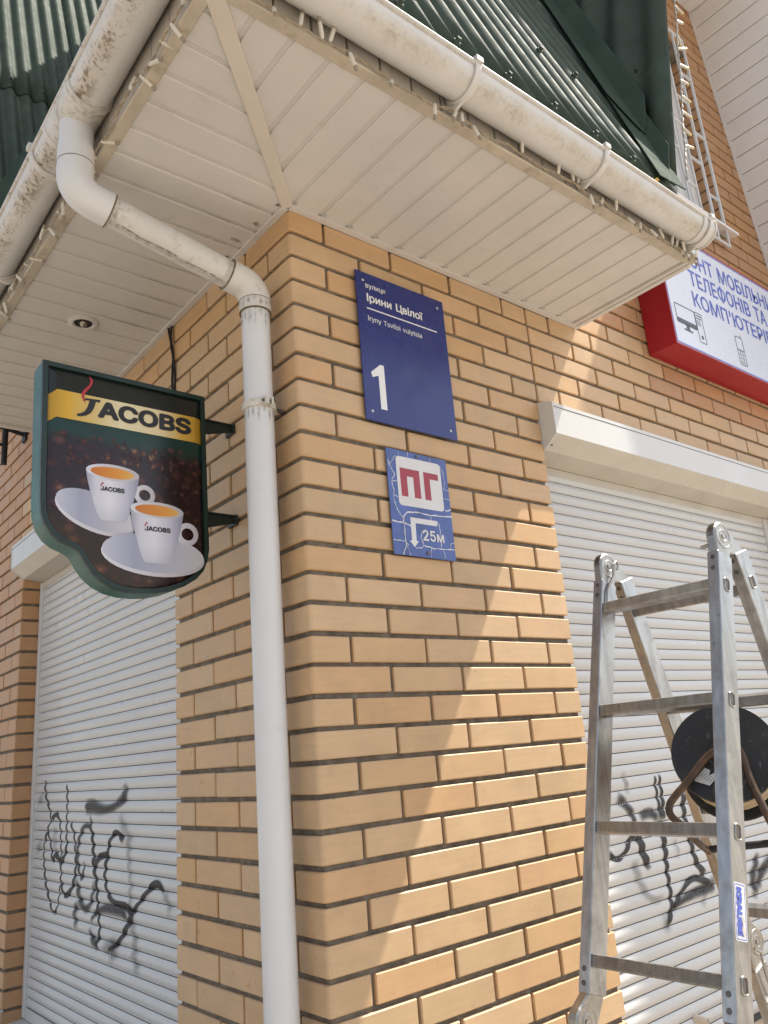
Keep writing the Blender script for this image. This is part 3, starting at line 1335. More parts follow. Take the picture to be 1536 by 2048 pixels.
st = []
for ang, wd, amp in ((.30, .007, .55), (.12, .020, .30)):
    pts_ = [on_pipe(q0.lerp(q1_, k / 8), ang + .06 * math.sin(k * 2.1), PR + .0005)[0] for k in range(9)]
    st.append((on_pipe(q0, ang, 1)[1], wd, amp, pts_))
for k in range(9):
    ang = .2 + .28 * k
    for base_, dv in ((q0, dir12 * .020), (q1_, dir12 * -.022)):
        p_, d_ = on_pipe(base_, ang, PR + .0006)
        st.append((d_, .014 + .006 * math.sin(k * 3.1), .42, [p_, p_ + dv * (.35 + .75 * math.sin(k * 1.7 + .4) ** 2)]))
decal('grime_streak', st, dp, M['stain'])
st = []
for k in range(8):
    an_ = R(150 + 22 * k)
    d_ = V(math.cos(an_), math.sin(an_), 0)
    p_ = V(PX, PY, a2[-1].z - .0015) + d_ * .0458
    st.append((d_, .014, .5, [p_, p_ - V(0, 0, .012 + .02 * abs(math.sin(k * 2.3)))]))
    p_ = V(PX, PY, a2[-1].z - .037) + d_ * (PR + .0006)
    st.append((d_, .013 + .005 * math.sin(k * 2.7), .42, [p_, p_ - V(0, 0, .015 + .045 * abs(math.sin(k * 1.3)))]))
    p_ = V(PX, PY, 2.502) + d_ * (PR + .0006)
    st.append((d_, .009, .55, [p_, p_ - V(0, 0, .015 + .03 * abs(math.sin(k * 1.9)))]))
decal('grime_streak', st, dp, M['stain'])

# ---------------------------------------------------------------- string lights
def bulb_meshes():
    def mk(tipm):
        g = G()
        g.lathe((0, 0, 0), (0, 0, 1), [(.0001, 0), (.0028, .0), (.0044, .006), (.0044, .028), (.0036, .030)], 8)
        g.mi = 1
        g.lathe((0, 0, 0), (0, 0, 1), [(.0040, .030), (.0042, .031), (.0042, .037), (.0030, .040), (.0001, .040)], 8)
        return g.mesh('bulb', [M['bulbw'], tipm], smooth=40)
    return mk(M['bulbt']), mk(M['bulby'])


BULB, BULBY = bulb_meshes()


def garland(label, pts, bulbs, wm, group, warm=False, wr=.0019):
    t = thing('string_lights', label, 'string lights', group)
    # twisted pair
    tot = []
    P = [Vector(p) for p in pts]
    for i in range(len(P) - 1):
        m = max(2, int((P[i + 1] - P[i]).length / .006))
        for j in range(m):
            tot.append(P[i].lerp(P[i + 1], j / m))
    for ph in (0, math.pi):
        g = G()
        q = []
        for i, p in enumerate(tot):
            a = i * .55 + ph
            dd = (tot[min(i + 1, len(tot) - 1)] - tot[max(i - 1, 0)]).normalized()
            u = dd.orthogonal().normalized()
            v = dd.cross(u)
            wob = .002 * math.sin(i * .37) + .0015 * math.sin(i * .113 + 1)
            q.append(p + (u * math.cos(a) + v * math.sin(a)) * .0022 + V(0, 0, wob))
        g.tube(q, wr, 5)
        part('wire', g, wm, t, smooth=60)
    for loc, dr in bulbs:
        o = put('bulb', BULBY if warm else BULB, t, loc)
        o.scale = (1.15, 1.15, 1.15)
        o.rotation_mode = 'QUATERNION'
        o.rotation_quaternion = Vector(dr).to_track_quat('Z', 'Y')
    return t


rnd = random.Random(21)
wz = ZS - .008
pts = []
blb = []
x = -.52
while x < 1.33:
    pts.append((x, YF - .031 + rnd.uniform(-.004, .004), wz + .008 + rnd.uniform(-.010, .012)))
    x += rnd.uniform(.05, .08)
pts.append((1.33, YF - .026, wz))
for i, p in enumerate(pts[:-1]):
    if rnd.random() < .86:
        up = rnd.random() < .27
        dr = V(rnd.uniform(-.5, .3), rnd.uniform(-.5, .15), (1 if up else -1) * rnd.uniform(.45, 1.1))
        blb.append((V(*p) + V(0, -.004, 0), dr))
        if rnd.random() < .12:
            blb.append((V(*p) + V(.02, -.004, .004), dr + V(.4, 0, .1)))
for k in range(5):
    blb.append((V(1.20 + .03 * k, YF - .028, wz + .01), V(rnd.uniform(-.4, .4), -.3, rnd.choice((-1, -1, 1)))))
garland('beige string lights drooping along the front soffit edge', pts, blb, M['wire'], 'garlands strung along the eaves')
pts = []
blb = []
y = -.50
while y < 1.95:
    pts.append((YF - .031 + rnd.uniform(-.004, .004), y, wz + .008 + rnd.uniform(-.010, .012)))
    y += rnd.uniform(.045, .075)
for i, p in enumerate(pts):
    if rnd.random() < .82:
        dr = V(rnd.uniform(-.1, .9), rnd.uniform(-.6, .3), rnd.uniform(-.9, .1) if rnd.random() < .75 else .6)
        blb.append((V(*p) + V(-.003, 0, -.003), dr))
garland('dusty string lights running along the left soffit edge beside the mossy gutter', pts, blb, M['wire'], 'garlands strung along the eaves')
pts = []
blb = []
for i in range(22):
    l = .10 + i * .085
    p = oR + uR * l + V(.028 + rnd.uniform(0, .012), -.012, 0) + nR * -.012
    pts.append(p)
    if rnd.random() < .8:
        blb.append((p, V(rnd.uniform(.5, 1), rnd.uniform(-.4, .2), rnd.uniform(-.4, .5))))
garland('clear string lights climbing the right edge of the green roof', pts, blb, M['fascia'], 'garlands strung along the eaves', True)

# ---------------------------------------------------------------- recessed lamp in the soffit
lamp = thing('recessed_lamp', 'round white unlit spotlight set in the left soffit', 'spotlight')
lc = V(-.272, .924, ZS)
g = G()
g.lathe(lc, (0, 0, -1), [(.052, -.004), (.052, .004), (.046, .008), (.036, .008), (.031, .003), (.031, -.002)], 32)
tr_ = part('trim_ring', g, M['soffit'], lamp, smooth=40)
g = G()
g.lathe(lc, (0, 0, -1), [(.0312, .0035), (.030, .001), (.0001, .0008)], 32)
part('socket', g, M['dark'], tr_, smooth=40)
g = G()
g.lathe(lc, (0, 0, -1), [(.015, .0012), (.013, .008), (.006, .018), (.0001, .021)], 20)
part('lamp_bulb', g, M['lamp_in'], lamp, smooth=50)

# ---------------------------------------------------------------- roller shutters
SP = .0405
NSL = 8
prof = []
prof.append((.0035, 0.0))
prof.append((.0035, .0012))
for i in range(NSL + 1):
    t = i / NSL
    zz = .0014 + (SP - .0026) * t
    prof.append((-.0086 * math.sin(math.pi * (t * .94 + .03)) ** .8, zz))
prof.append((.0035, SP - .001))


def slat_off(dz):
    dz = dz % SP
    for (a, z0), (b, z1) in zip(prof[:-1], prof[1:]):
        if z0 <= dz <= z1 and z1 > z0:
            return a + (b - a) * (dz - z0) / (z1 - z0)
    return .0035


def graffiti(strokes, zref, P, parent, wmul=1.0):
    off = 0
    for kind, wd, pl in strokes:
        g = G()
        alpha = []
        lay = .0007 + .00034 * off
        off += 1
        amp = {'k': 1.15, 'm': .80, 'f': .28}[kind]
        pl = [Vector((a, b)) for a, b in pl]
        # smooth polyline
        q = []
        for i in range(len(pl) - 1):
            p0 = pl[max(i - 1, 0)]
            p1, p2 = pl[i], pl[i + 1]
            p3 = pl[min(i + 2, len(pl) - 1)]
            m = max(2, int((p2 - p1).length / .0035))
            for j in range(m):
                t = j / m
                q.append(.5 * ((2 * p1) + (-p0 + p2) * t + (2 * p0 - 5 * p1 + 4 * p2 - p3) * t * t + (-p0 + 3 * p1 - 3 * p2 + p3) * t ** 3))
        q.append(pl[-1])
        n = 7
        m = len(q)
        for i, p in enumerate(q):
            dd = q[min(i + 1, m - 1)] - q[max(i - 1, 0)]
            if dd.length < 1e-6:
                dd = Vector((0, 1))
            dd.normalize()
            nn = Vector((-dd.y, dd.x))
            w_ = wd * (.85 + .25 * math.sin(i * .05 + off)) * 1.5 * wmul
            fade = min(1.0, (i + 1) / 8, (m - i) / 10)
            row = []
            for k in range(n):
                u = (k / (n - 1) - .5)
                pp = p + nn * w_ * u
                row.append(P(pp.x, slat_off(pp.y - zref) - lay, pp.y))
                e_ = max(0.0, 1 - (abs(u) * 2) ** (4.0 if kind == 'k' else 1.7))
                alpha.append(amp * fade * e_ * (1.25 if kind == 'k' else 1.0))
            o = g.add(row, [])
            if i:
                for k in range(n - 1):
                    g.f.append([o - n + k, o - n + k + 1, o + k + 1, o + k])
                    g.m.append(0)
        part('spray_stroke', g, M['spray'], parent, smooth=80, attrs={'alpha': alpha})


def shutter(label, P, a, b, ref, ztop_, zbot, strokes, boxa, boxb, rails, flip):
    """P(s, d, z): s along the wall, d depth behind the curtain plane (+ into the wall), z up"""
    t = thing('roller_shutter', label, 'roller shutter', 'white roller shutters closed over the shop windows')
    g = G()
    n = len(prof)
    for s in (a, b):
        g.add([P(s, d, z) for d, z in prof], [])
    for k in range(n - 1):
        g.f.append([k, k + 1, n + k + 1, n + k])
        g.m.append(1 if k in (0, n - 2) else 0)
    me = g.mesh('slat', [M['shutter'], M['gap']], smooth=35)
    i0 = math.floor((zbot - ref) / SP)
    i1 = math.floor((ztop_ - ref) / SP)
    for i in range(i0, i1 + 1):
        put('slat', me, t, (0, 0, ref + SP * i))
    g = G()
    g.prism([P(a, .008, zbot - .02), P(b, .008, zbot - .02), P(b, .008, ztop_ + .05), P(a, .008, ztop_ + .05)], P(0, .01, 0) - P(0, 0, 0))
    part('backing', g, M['dark'], t)
    graffiti(strokes, ref, P, t, 1.25 if flip else 1.08)
    # box: profile in (d, z); the curtain plane is .10 behind the wall face
    zt, zf1, zf0, zw, zi = 2.735, 2.716, 2.600, 2.556, 2.540
    fr = -.16
    g = G()
    g.mi = 0
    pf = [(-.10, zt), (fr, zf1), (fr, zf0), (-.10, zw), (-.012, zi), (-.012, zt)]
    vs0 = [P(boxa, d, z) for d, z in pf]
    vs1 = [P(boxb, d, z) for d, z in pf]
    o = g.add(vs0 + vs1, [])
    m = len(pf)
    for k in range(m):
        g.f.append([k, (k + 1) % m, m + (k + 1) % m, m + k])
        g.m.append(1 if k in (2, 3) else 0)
    g.f.append(list(range(m)))
    g.m.append(0)
    g.f.append(list(range(2 * m - 1, m - 1, -1)))
    g.m.append(0)
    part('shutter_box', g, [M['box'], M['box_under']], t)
    # lid strip with a dark joint under it
    g = G()
    lo = .0012
    g.prism([P(boxa + .001, fr - lo, zf1 + .0005), P(boxa + .001, fr - lo, zf1 - .013), P(boxa + .001, fr + .003, zf1 - .013), P(boxa + .001, fr + .003, zf1 - .0005)], P(boxb - boxa - .002, 0, 0) - P(0, 0, 0))
    part('lid_strip', g, M['box'], t)
    g = G()
    g.prism([P(boxa + .002, fr - .0006, zf1 - .0134), P(boxa + .002, fr - .0006, zf1 - .0155), P(boxa + .002, fr + .003, zf1 - .0155), P(boxa + .002, fr + .003, zf1 - .0134)], P(boxb - boxa - .004, 0, 0) - P(0, 0, 0))
    part('lid_joint', g, M['gap'], t)
    for s, w_ in ((boxa, -.004), (boxb, .004)):
        g = G()
        pe = [(-.10, zt + .002), (fr - .002, zf1 + .002), (fr - .002, zf0 - .001), (-.10, zw - .003), (-.085, zw - .004), (-.085, zt + .002)]
        g.prism([P(s, d, z) for d, z in pe], P(w_, 0, 0) - P(0, 0, 0))
        part('end_plate', g, M['box'], t)
    g = G()
    g.lathe(P(boxa + .012, -.122, 2.5695), P(0, -1, -1.2) - P(0, 0, 0), [(.0001, .004), (.003, .004), (.003, 0)], 8)
    part('box_screw', g, M['rivet'], t)
    # dark slot strip between box and curtain
    g = G()
    g.prism([P(a, -.011, zi - .001), P(b, -.011, zi - .001), P(b, -.0105, zi - .030), P(a, -.0105, zi - .030)], P(0, .004, 0) - P(0, 0, 0))
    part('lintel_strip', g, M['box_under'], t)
    for (s0, s1) in rails:
        g = G()
        g.prism([P(s0, -.018, zbot - .02), P(s1, -.018, zbot - .02), P(s1, .03, zbot - .02), P(s0, .03, zbot - .02)], V(0, 0, zi - zbot + .018))
        part('guide_rail', g, M['box'], t, bevel=.002)
    return t


GL = [('k', 0.013, [(2.341, 1.584), (2.335, 1.54), (2.311, 1.499), (2.273, 1.465), (2.245, 1.415), (2.289, 1.369), (2.32, 1.318), (2.322, 1.263), (2.305, 1.203), (2.28, 1.15), (2.238, 1.105), (2.198, 1.066), (2.166, 1.045), (2.128, 1.061), (2.106, 1.099), (2.092, 1.152), (2.086, 1.199), (2.096, 1.245), (2.143, 1.275)]), ('k', 0.014, [(2.23, 1.415), (2.178, 1.437), (2.132, 1.421), (2.11, 1.373), (2.099, 1.319), (2.091, 1.277), (2.097, 1.251)]), ('k', 0.014, [(2.043, 1.56), (2.039, 1.519), (2.034, 1.47), (2.034, 1.417), (2.032, 1.363), (2.027, 1.311), (2.056, 1.268), (2.102, 1.249), (2.16, 1.274), (2.202, 1.251), (2.226, 1.305), (2.275, 1.358), (2.32, 1.318)]), ('k', 0.013, [(1.987, 1.407), (1.942, 1.365), (1.922, 1.314), (1.909, 1.259), (1.913, 1.213), (1.948, 1.156), (2.017, 1.123), (2.061, 1.143), (2.091, 1.193)]), ('m', 0.018, [(1.754, 1.439), (1.752, 1.399), (1.819, 1.393), (1.87, 1.352), (1.889, 1.3), (1.876, 1.24), (1.839, 1.2), (1.814, 1.229), (1.817, 1.268)]), ('k', 0.015, [(1.752, 1.399), (1.727, 1.355), (1.713, 1.302), (1.705, 1.249), (1.682, 1.212), (1.665, 1.165), (1.66, 1.128), (1.646, 1.088), (1.633, 1.039), (1.635, 1.007), (1.661, 0.986), (1.646, 0.965)]), ('m', 0.034, [(1.817, 1.465), (1.742, 1.47), (1.64, 1.46), (1.53, 1.465), (1.439, 1.488), (1.401, 1.511), (1.409, 1.549)]), ('k', 0.017, [(1.705, 1.249), (1.644, 1.285), (1.563, 1.302), (1.557, 1.326), (1.525, 1.36), (1.473, 1.378), (1.409, 1.349)]), ('k', 0.016, [(1.556, 1.303), (1.581, 1.259), (1.585, 1.217), (1.567, 1.181), (1.542, 1.156), (1.477, 1.138), (1.377, 1.133), (1.329, 1.111), (1.358, 1.079), (1.411, 1.035), (1.459, 1.004), (1.534, 0.978)]), ('k', 0.015, [(1.329, 1.111), (1.272, 1.15), (1.205, 1.189), (1.15, 1.217), (1.107, 1.224), (1.066, 1.207)]), ('m', 0.022, [(1.714, 1.049), (1.688, 1.08), (1.607, 1.107), (1.501, 1.114), (1.401, 1.109), (1.358, 1.087)]), ('m', 0.024, [(1.727, 1.034), (1.711, 1.003), (1.653, 0.973)]), ('m', 0.022, [(1.896, 1.194), (1.869, 1.156), (1.844, 1.119), (1.789, 1.094), (1.732, 1.113), (1.7, 1.168), (1.696, 1.206)]), ('m', 0.02, [(1.865, 1.108), (1.901, 1.075), (1.89, 1.037), (1.873, 1.01)]), ('f', 0.03, [(1.372, 1.368), (1.358, 1.315), (1.351, 1.262), (1.337, 1.21), (1.342, 1.166), (1.329, 1.124), (1.317, 1.074), (1.293, 1.031), (1.303, 0.992), (1.28, 0.954), (1.273, 0.923)]), ('f', 0.035, [(1.066, 1.203), (1.025, 1.17), (1.015, 1.131)]), ('f', 0.05, [(1.586, 0.976), (1.471, 1.002), (1.533, 0.947)]), ('f', 0.03, [(2.429, 1.483), (2.346, 1.523)]), ('f', 0.03, [(2.42, 1.276), (2.349, 1.317)]), ('f', 0.022, [(2.173, 1.393), (2.175, 1.328), (2.143, 1.275)]), ('f', 0.03, [(1.405, 1.446), (1.423, 1.413), (1.353, 1.369), (1.328, 1.334)])]
GR = [('f', 0.02, [(1.323, 1.457), (1.331, 1.418), (1.336, 1.379)]), ('m', 0.03, [(1.269, 1.381), (1.306, 1.353), (1.335, 1.325), (1.344, 1.303), (1.335, 1.271), (1.337, 1.25)]), ('k', 0.02, [(1.337, 1.25), (1.303, 1.238), (1.273, 1.209), (1.232, 1.191), (1.199, 1.199), (1.183, 1.221)]), ('k', 0.016, [(1.508, 1.429), (1.504, 1.39), (1.504, 1.351), (1.504, 1.311), (1.503, 1.281)]), ('k', 0.016, [(1.537, 1.432), (1.533, 1.392), (1.533, 1.352), (1.522, 1.305), (1.522, 1.279)]), ('m', 0.028, [(1.38, 1.295), (1.407, 1.309), (1.447, 1.309), (1.482, 1.294), (1.495, 1.282)]), ('k', 0.022, [(1.337, 1.25), (1.361, 1.23), (1.366, 1.193), (1.379, 1.162), (1.387, 1.137)]), ('k', 0.02, [(1.503, 1.281), (1.499, 1.23), (1.498, 1.188), (1.492, 1.147), (1.487, 1.103), (1.488, 1.069), (1.484, 1.032), (1.479, 1.005), (1.458, 0.976), (1.438, 0.952)]), ('k', 0.022, [(1.675, 1.357), (1.656, 1.314), (1.654, 1.256), (1.659, 1.207), (1.666, 1.166), (1.677, 1.121), (1.695, 1.097), (1.72, 1.07)]), ('k', 0.017, [(1.486, 1.002), (1.536, 1.031), (1.587, 1.06), (1.642, 1.071), (1.69, 1.059), (1.744, 1.038)]), ('m', 0.026, [(1.476, 0.996), (1.529, 1.011), (1.608, 1.023), (1.687, 1.028), (1.75, 1.031), (1.763, 1.064)]), ('m', 0.03, [(2.114, 1.092), (2.075, 1.05), (2.038, 1.009), (2.042, 0.972), (2.022, 0.948)]), ('m', 0.03, [(2.229, 1.062), (2.117, 1.026), (2.063, 0.973)]), ('f', 0.03, [(1.31, 1.182), (1.313, 1.142), (1.324, 1.104), (1.356, 1.06), (1.396, 1.041), (1.444, 1.045)]), ('f', 0.04, [(1.443, 0.993), (1.434, 0.963), (1.439, 0.93)]), ('f', 0.03, [(1.678, 1.05), (1.687, 1.002), (1.659, 0.973)]), ('f', 0.025, [(1.557, 1.219), (1.569, 1.179), (1.564, 1.141)])]

shR = shutter('white slatted roller shutter behind the aluminium ladder, tagged with black spray', lambda s, d, z: V(s, .10 + d, z), 1.0, 2.79, 1.9635, 2.52, .62, GR, 1.034, 2.856, [(2.775, 2.848)], False)
shL = shutter('white slatted roller shutter on the left wall below the coffee sign, tagged with black spray', lambda s, d, z: V(.10 + d, s, z), .74, 2.495, 1.691, 2.52, .62, GL, .776, 2.514, [(2.482, 2.515)], True)
# pull handle of the right-hand shutter
g = G()
hx, hz = 1.512, .664
g.lathe(V(hx, .100, hz), (.25, -1, -.12), [(.0122, 0), (.0122, .046), (.0112, .048), (.0092, .047), (.0088, .02), (.0001, .02)], 16)
part('pull_handle', g, M['strip'], shR, smooth=50)

# window sill of the left-hand window
sill = thing('window_sill', 'white metal sill under the left roller shutter', 'window sill')
g = G()
g.prism([(.125, 0, .598), (-.075, 0, .572), (-.075, 0, .545), (-.070, 0, .545), (-.070, 0, .566), (.125, 0, .590)], (0, 1.77, 0))
for v in range(len(g.v)):
    g.v[v] = (g.v[v][0], g.v[v][1] + .76, g.v[v][2])
part('sill_plate', g, M['box'], sill)
g = G()
g.box(.088, .094, .78, 2.49, .5965, .640)
part('sill_upstand', g, M['box'], sill)
g = G()
g.box(-.075, .094, 2.531, 2.536, .560, .645)
part('sill_end', g, M['box'], sill)

# ---------------------------------------------------------------- street name plate
ss = thing('street_sign', 'dark blue street name plate with white number one on brick corner', 'street sign')
plate([(.224, 2.502), (.588, 2.502), (.588, 2.997), (.224, 2.997)], -.008, .004, M['blue'], 'sign_plate', ss, bevel=.0008)
yp = -.0124
put('lettering', text_mesh('вулиця', .260, .337, 2.9445, 2.9625, yp, M['white'], bold=.006), ss)
put('lettering', text_mesh('Ірини Цвілої', .2615, .490, 2.8985, 2.9255, yp, M['white'], bold=.020), ss)
plate([(.259, 2.8715), (.547, 2.8715), (.547, 2.8755), (.259, 2.8755)], yp + .0002, .0004, M['white'], 'rule_line', ss)
put('lettering', text_mesh('Iryny Tsviloi vulytsia', .2605, .4765, 2.831, 2.8475, yp, M['white'], bold=.004), ss)
plate([(.255, 2.658), (.259, 2.642), (.2825, 2.652), (.2825, 2.545), (.306, 2.545), (.306, 2.690), (.292, 2.690)], yp + .0002, .0004, M['white'], 'numeral', ss)
for x, z in ((.252, 2.968), (.560, 2.966), (.249, 2.532), (.5605, 2.531)):
    g = G()
    g.lathe((x, yp, z), (0, -1, 0), [(.0001, .0022), (.0030, .002), (.0048, .0004), (.0048, -.001)], 12)
    part('rivet', g, M['rivetw'], ss, smooth=40)

# ---------------------------------------------------------------- hydrant plate
hs = thing('hydrant_sign', 'small blue hydrant plate with red letters and arrow, cracked paint', 'sign')
plate([(.288, 2.110), (.527, 2.108), (.526, 2.427), (.2885, 2.428)], -.006, .003, M['pgblue'], 'sign_plate', hs, bevel=.0006)
yh = -.0094
plate(rrect(.3225, .4985, 2.2575, 2.4085, .012), yh + .0002, .0004, M['pgwhite'], 'white_panel', hs)
plate([(.335, 2.373), (.410, 2.373), (.410, 2.286), (.385, 2.286), (.385, 2.349), (.360, 2.349), (.360, 2.286), (.335, 2.286)], yh - .0003, .0004, M['pgred'], 'letter', hs)
plate([(.4265, 2.373), (.4855, 2.373), (.4855, 2.3535), (.4505, 2.3535), (.4505, 2.286), (.4265, 2.286)], yh - .0003, .0004, M['pgred'], 'letter', hs)
plate([(.359, 2.2245), (.463, 2.2245), (.463, 2.2085), (.3775, 2.2085), (.3755, 2.1555), (.3835, 2.1555), (.367, 2.136), (.350, 2.1535), (.3585, 2.1555)], yh + .0002, .0006, M['pgwhite'], 'arrow', hs)
put('lettering', text_mesh('25м', .4015, .485, 2.1605, 2.192, yh - .0006, M['pgwhite'], bold=.022), hs)


def cracks():
    g = G()
    rr = random.Random(5)

    def rib(p, w_):
        q = [Vector(a) for a in p]
        pts = []
        for i in range(len(q) - 1):
            for j in range(5):
                t = j / 5
                pts.append(q[i].lerp(q[i + 1], t) + Vector((rr.uniform(-.0012, .0012), rr.uniform(-.0012, .0012))))
        pts.append(q[-1])
        lo, hi = [], []
        for i, a in enumerate(pts):
            dd = (pts[min(i + 1, len(pts) - 1)] - pts[max(i - 1, 0)]).normalized()
            nn = Vector((-dd.y, dd.x)) * w_ * rr.uniform(.35, 1.0) / 2
            lo.append(a - nn)
            hi.append(a + nn)
        n = len(pts)
        o = g.add([(a.x, yh - .0001, a.y) for a in lo] + [(a.x, yh - .0001, a.y) for a in hi], [])
        for i in range(n - 1):
            g.f.append([o + i, o + i + 1, o + n + i + 1, o + n + i])
            g.m.append(0)

    rib([(.292, 2.390), (.300, 2.37), (.314, 2.35), (.300, 2.325), (.306, 2.30), (.304, 2.27), (.312, 2.245), (.335, 2.215)], .003)
    rib([(.322, 2.407), (.305, 2.385), (.295, 2.372)], .002)
    rib([(.300, 2.325), (.320, 2.330)], .003)
    rib([(.304, 2.285), (.325, 2.280)], .0025)
    rib([(.330, 2.205), (.335, 2.225), (.350, 2.238), (.385, 2.243), (.440, 2.240), (.490, 2.243), (.526, 2.245)], .005)
    rib([(.289, 2.208), (.310, 2.205), (.336, 2.205), (.360, 2.198)], .006)
    rib([(.335, 2.205), (.334, 2.17), (.335, 2.14), (.322, 2.11)], .0035)
    rib([(.289, 2.150), (.310, 2.152), (.334, 2.150), (.345, 2.138)], .003)
    rib([(.400, 2.190), (.395, 2.165), (.402, 2.145), (.392, 2.136), (.37, 2.135)], .0032)
    rib([(.402, 2.145), (.44, 2.139), (.49, 2.141), (.527, 2.143)], .004)
    rib([(.463, 2.222), (.472, 2.215), (.473, 2.17), (.472, 2.141)], .0028)
    rib([(.440, 2.240), (.442, 2.224)], .003)
    rib([(.335, 2.14), (.345, 2.122), (.350, 2.110)], .002)
    rib([(.497, 2.405), (.508, 2.385), (.512, 2.35), (.505, 2.33), (.526, 2.327)], .002)
    rib([(.500, 2.300), (.526, 2.300)], .002)
    rib([(.500, 2.262), (.512, 2.262), (.527, 2.268)], .004)
    rib([(.505, 2.143), (.512, 2.16), (.527, 2.165)], .002)
    rib([(.430, 2.138), (.428, 2.112)], .0022)
    rib([(.480, 2.139), (.484, 2.112)], .002)
    rib([(.372, 2.428), (.371, 2.410)], .0015)
    rib([(.335, 2.427), (.337, 2.411)], .0015)
    rib([(.460, 2.427), (.459, 2.409)], .0015)
    part('paint_cracks', g, M['pgwhite'], hs)


cracks()
for x, z in ((.4065, 2.4185), (.4165, 2.1235)):
    g = G()
    g.lathe((x, yh, z), (0, -1, 0), [(.0001, .003), (.0045, .003), (.0055, .001), (.0055, -.001)], 12)
    part('bolt', g, M['rivet'], hs, smooth=40)

# ---------------------------------------------------------------- red lightbox
lb = thing('shop_lightbox', 'red framed white lightbox with blue phone and computer repair lettering', 'shop sign')
X0, X1, Z0, Z1, YB = 1.850, 3.050, 3.143, 3.757, -.137
g = G()
fo = [(X0, Z0), (X1, Z0), (X1, Z1), (X0, Z1)]
fi = [(X0 + .007, Z0 + .007), (X1 - .007, Z0 + .007), (X1 - .007, Z1 - .007), (X0 + .007, Z1 - .007)]
vs = [(x, -.004, z) for x, z in fo] + [(x, YB, z) for x, z in fo] + [(x, YB, z) for x, z in fi] + [(x, YB + .004, z) for x, z in fi]
fs = [(0, 1, 2, 3)]
for o in (0, 4, 8):
    for i in range(4):
        fs.append((o + i, o + (i + 1) % 4, o + 4 + (i + 1) % 4, o + 4 + i))
g.add(vs, fs)
part('sign_case', g, M['red'], lb)
g = G()
g.box(X0 + .0072, X1 - .0072, YB + .0015, YB + .006, Z0 + .0072, Z1 - .0072)
part('face_panel', g, M['lightbox'], lb)
yl = YB + .0012


def frame_line(x0, x1, z0, z1, w_):
    g = G()
    for a in ((x0, x1, z0, z0 + w_), (x0, x1, z1 - w_, z1), (x0, x0 + w_, z0 + w_, z1 - w_), (x1 - w_, x1, z0 + w_, z1 - w_)):
        g.box(a[0], a[1], yl - .0003, yl, a[2], a[3])
    return g


part('border_line', frame_line(X0 + .010, X1 - .010, Z0 + .010, Z1 - .010, .006), M['lbblue'], lb)
put('lettering', text_mesh('РЕМОНТ МОБІЛЬНИХ', 1.905, 2.995, 3.615, 3.697, yl, M['lbblue'], bold=.014), lb)
put('lettering', text_mesh('ТЕЛЕФОНІВ ТА', 2.083, 2.815, 3.505, 3.5875, yl, M['lbblue'], bold=.014), lb)
put('lettering', text_mesh("КОМП'ЮТЕРІВ", 2.077, 2.830, 3.393, 3.470, yl, M['lbblue'], bold=.014), lb)


def icon(polys, name):
    g = G()
    for p in polys:
        g.prism([(x, yl - .0004, z) for x, z in p], (0, .0004, 0))
    part(name, g, M['lbgrey'], lb)


def outline(pts, w_):
    out = []
    n = len(pts)
    for i in range(n):
        a, b = Vector(pts[i]), Vector(pts[(i + 1) % n])
        d = (b - a).normalized()
        nn = Vector((-d.y, d.x)) * w_ / 2
        out.append([a - nn, b - nn, b + nn, a + nn])
    return [[(v.x, v.y) for v in q] for q in out]


mon = rrect(1.898, 2.058, 3.262, 3.354, .008, 3)
icon(outline(mon, .005) + [[(1.900, 3.264), (2.056, 3.264), (2.056, 3.285), (1.900, 3.285)], [(1.965, 3.240), (1.992, 3.240), (1.992, 3.263), (1.965, 3.263)], [(1.945, 3.232), (2.012, 3.232), (2.012, 3.241), (1.945, 3.241)]], 'monitor_icon')
tow = rrect(2.063, 2.119, 3.207, 3.357, .005, 2)
icon(outline(tow, .004) + [[(2.071, z), (2.111, z), (2.111, z + .006), (2.071, z + .006)] for z in (3.340, 3.326)] + [[(2.071, z), (2.100, z), (2.100, z + .004), (2.071, z + .004)] for z in (3.313, 3.303, 3.293)] + [ell(2.092, 3.235, .010, .010, n=12)], 'tower_icon')
ph = rrect(2.412, 2.478, 3.190, 3.338, .010, 3)
pk = [[(2.418 + .019 * i, 3.203 + .020 * j), (2.433 + .019 * i, 3.203 + .020 * j), (2.433 + .019 * i, 3.205 + .020 * j), (2.418 + .019 * i, 3.205 + .020 * j)] for i in range(3) for j in range(4)]
icon(outline(ph, .004) + [[(2.464, 3.338), (2.470, 3.338), (2.470, 3.352), (2.464, 3.352)]] + pk + [[(2.414, 3.268), (2.476, 3.268), (2.476, 3.271), (2.414, 3.271)], [(2.434, 3.195), (2.436, 3.195), (2.436, 3.268), (2.434, 3.268)], [(2.454, 3.195), (2.456, 3.195), (2.456, 3.268), (2.454, 3.268)]], 'phone_icon')

# ---------------------------------------------------------------- projecting coffee sign
cs = thing('coffee_sign', 'green projecting coffee advertising sign with two espresso cups', 'advertising sign')
OUT = [(-.570, 2.632), (-.114, 2.629), (-.107, 2.165), (-.112, 2.135), (-.125, 2.103), (-.147, 2.079), (-.180, 2.058), (-.220, 2.042), (-.262, 2.033), (-.300, 2.030), (-.340, 2.032),
       (-.375, 2.040), (-.405, 2.055), (-.428, 2.074), (-.446, 2.097), (-.458, 2.118), (-.468, 2.131), (-.484, 2.140), (-.510, 2.150), (-.532, 2.166), (-.549, 2.190), (-.559, 2.222), (-.562, 2.260)]


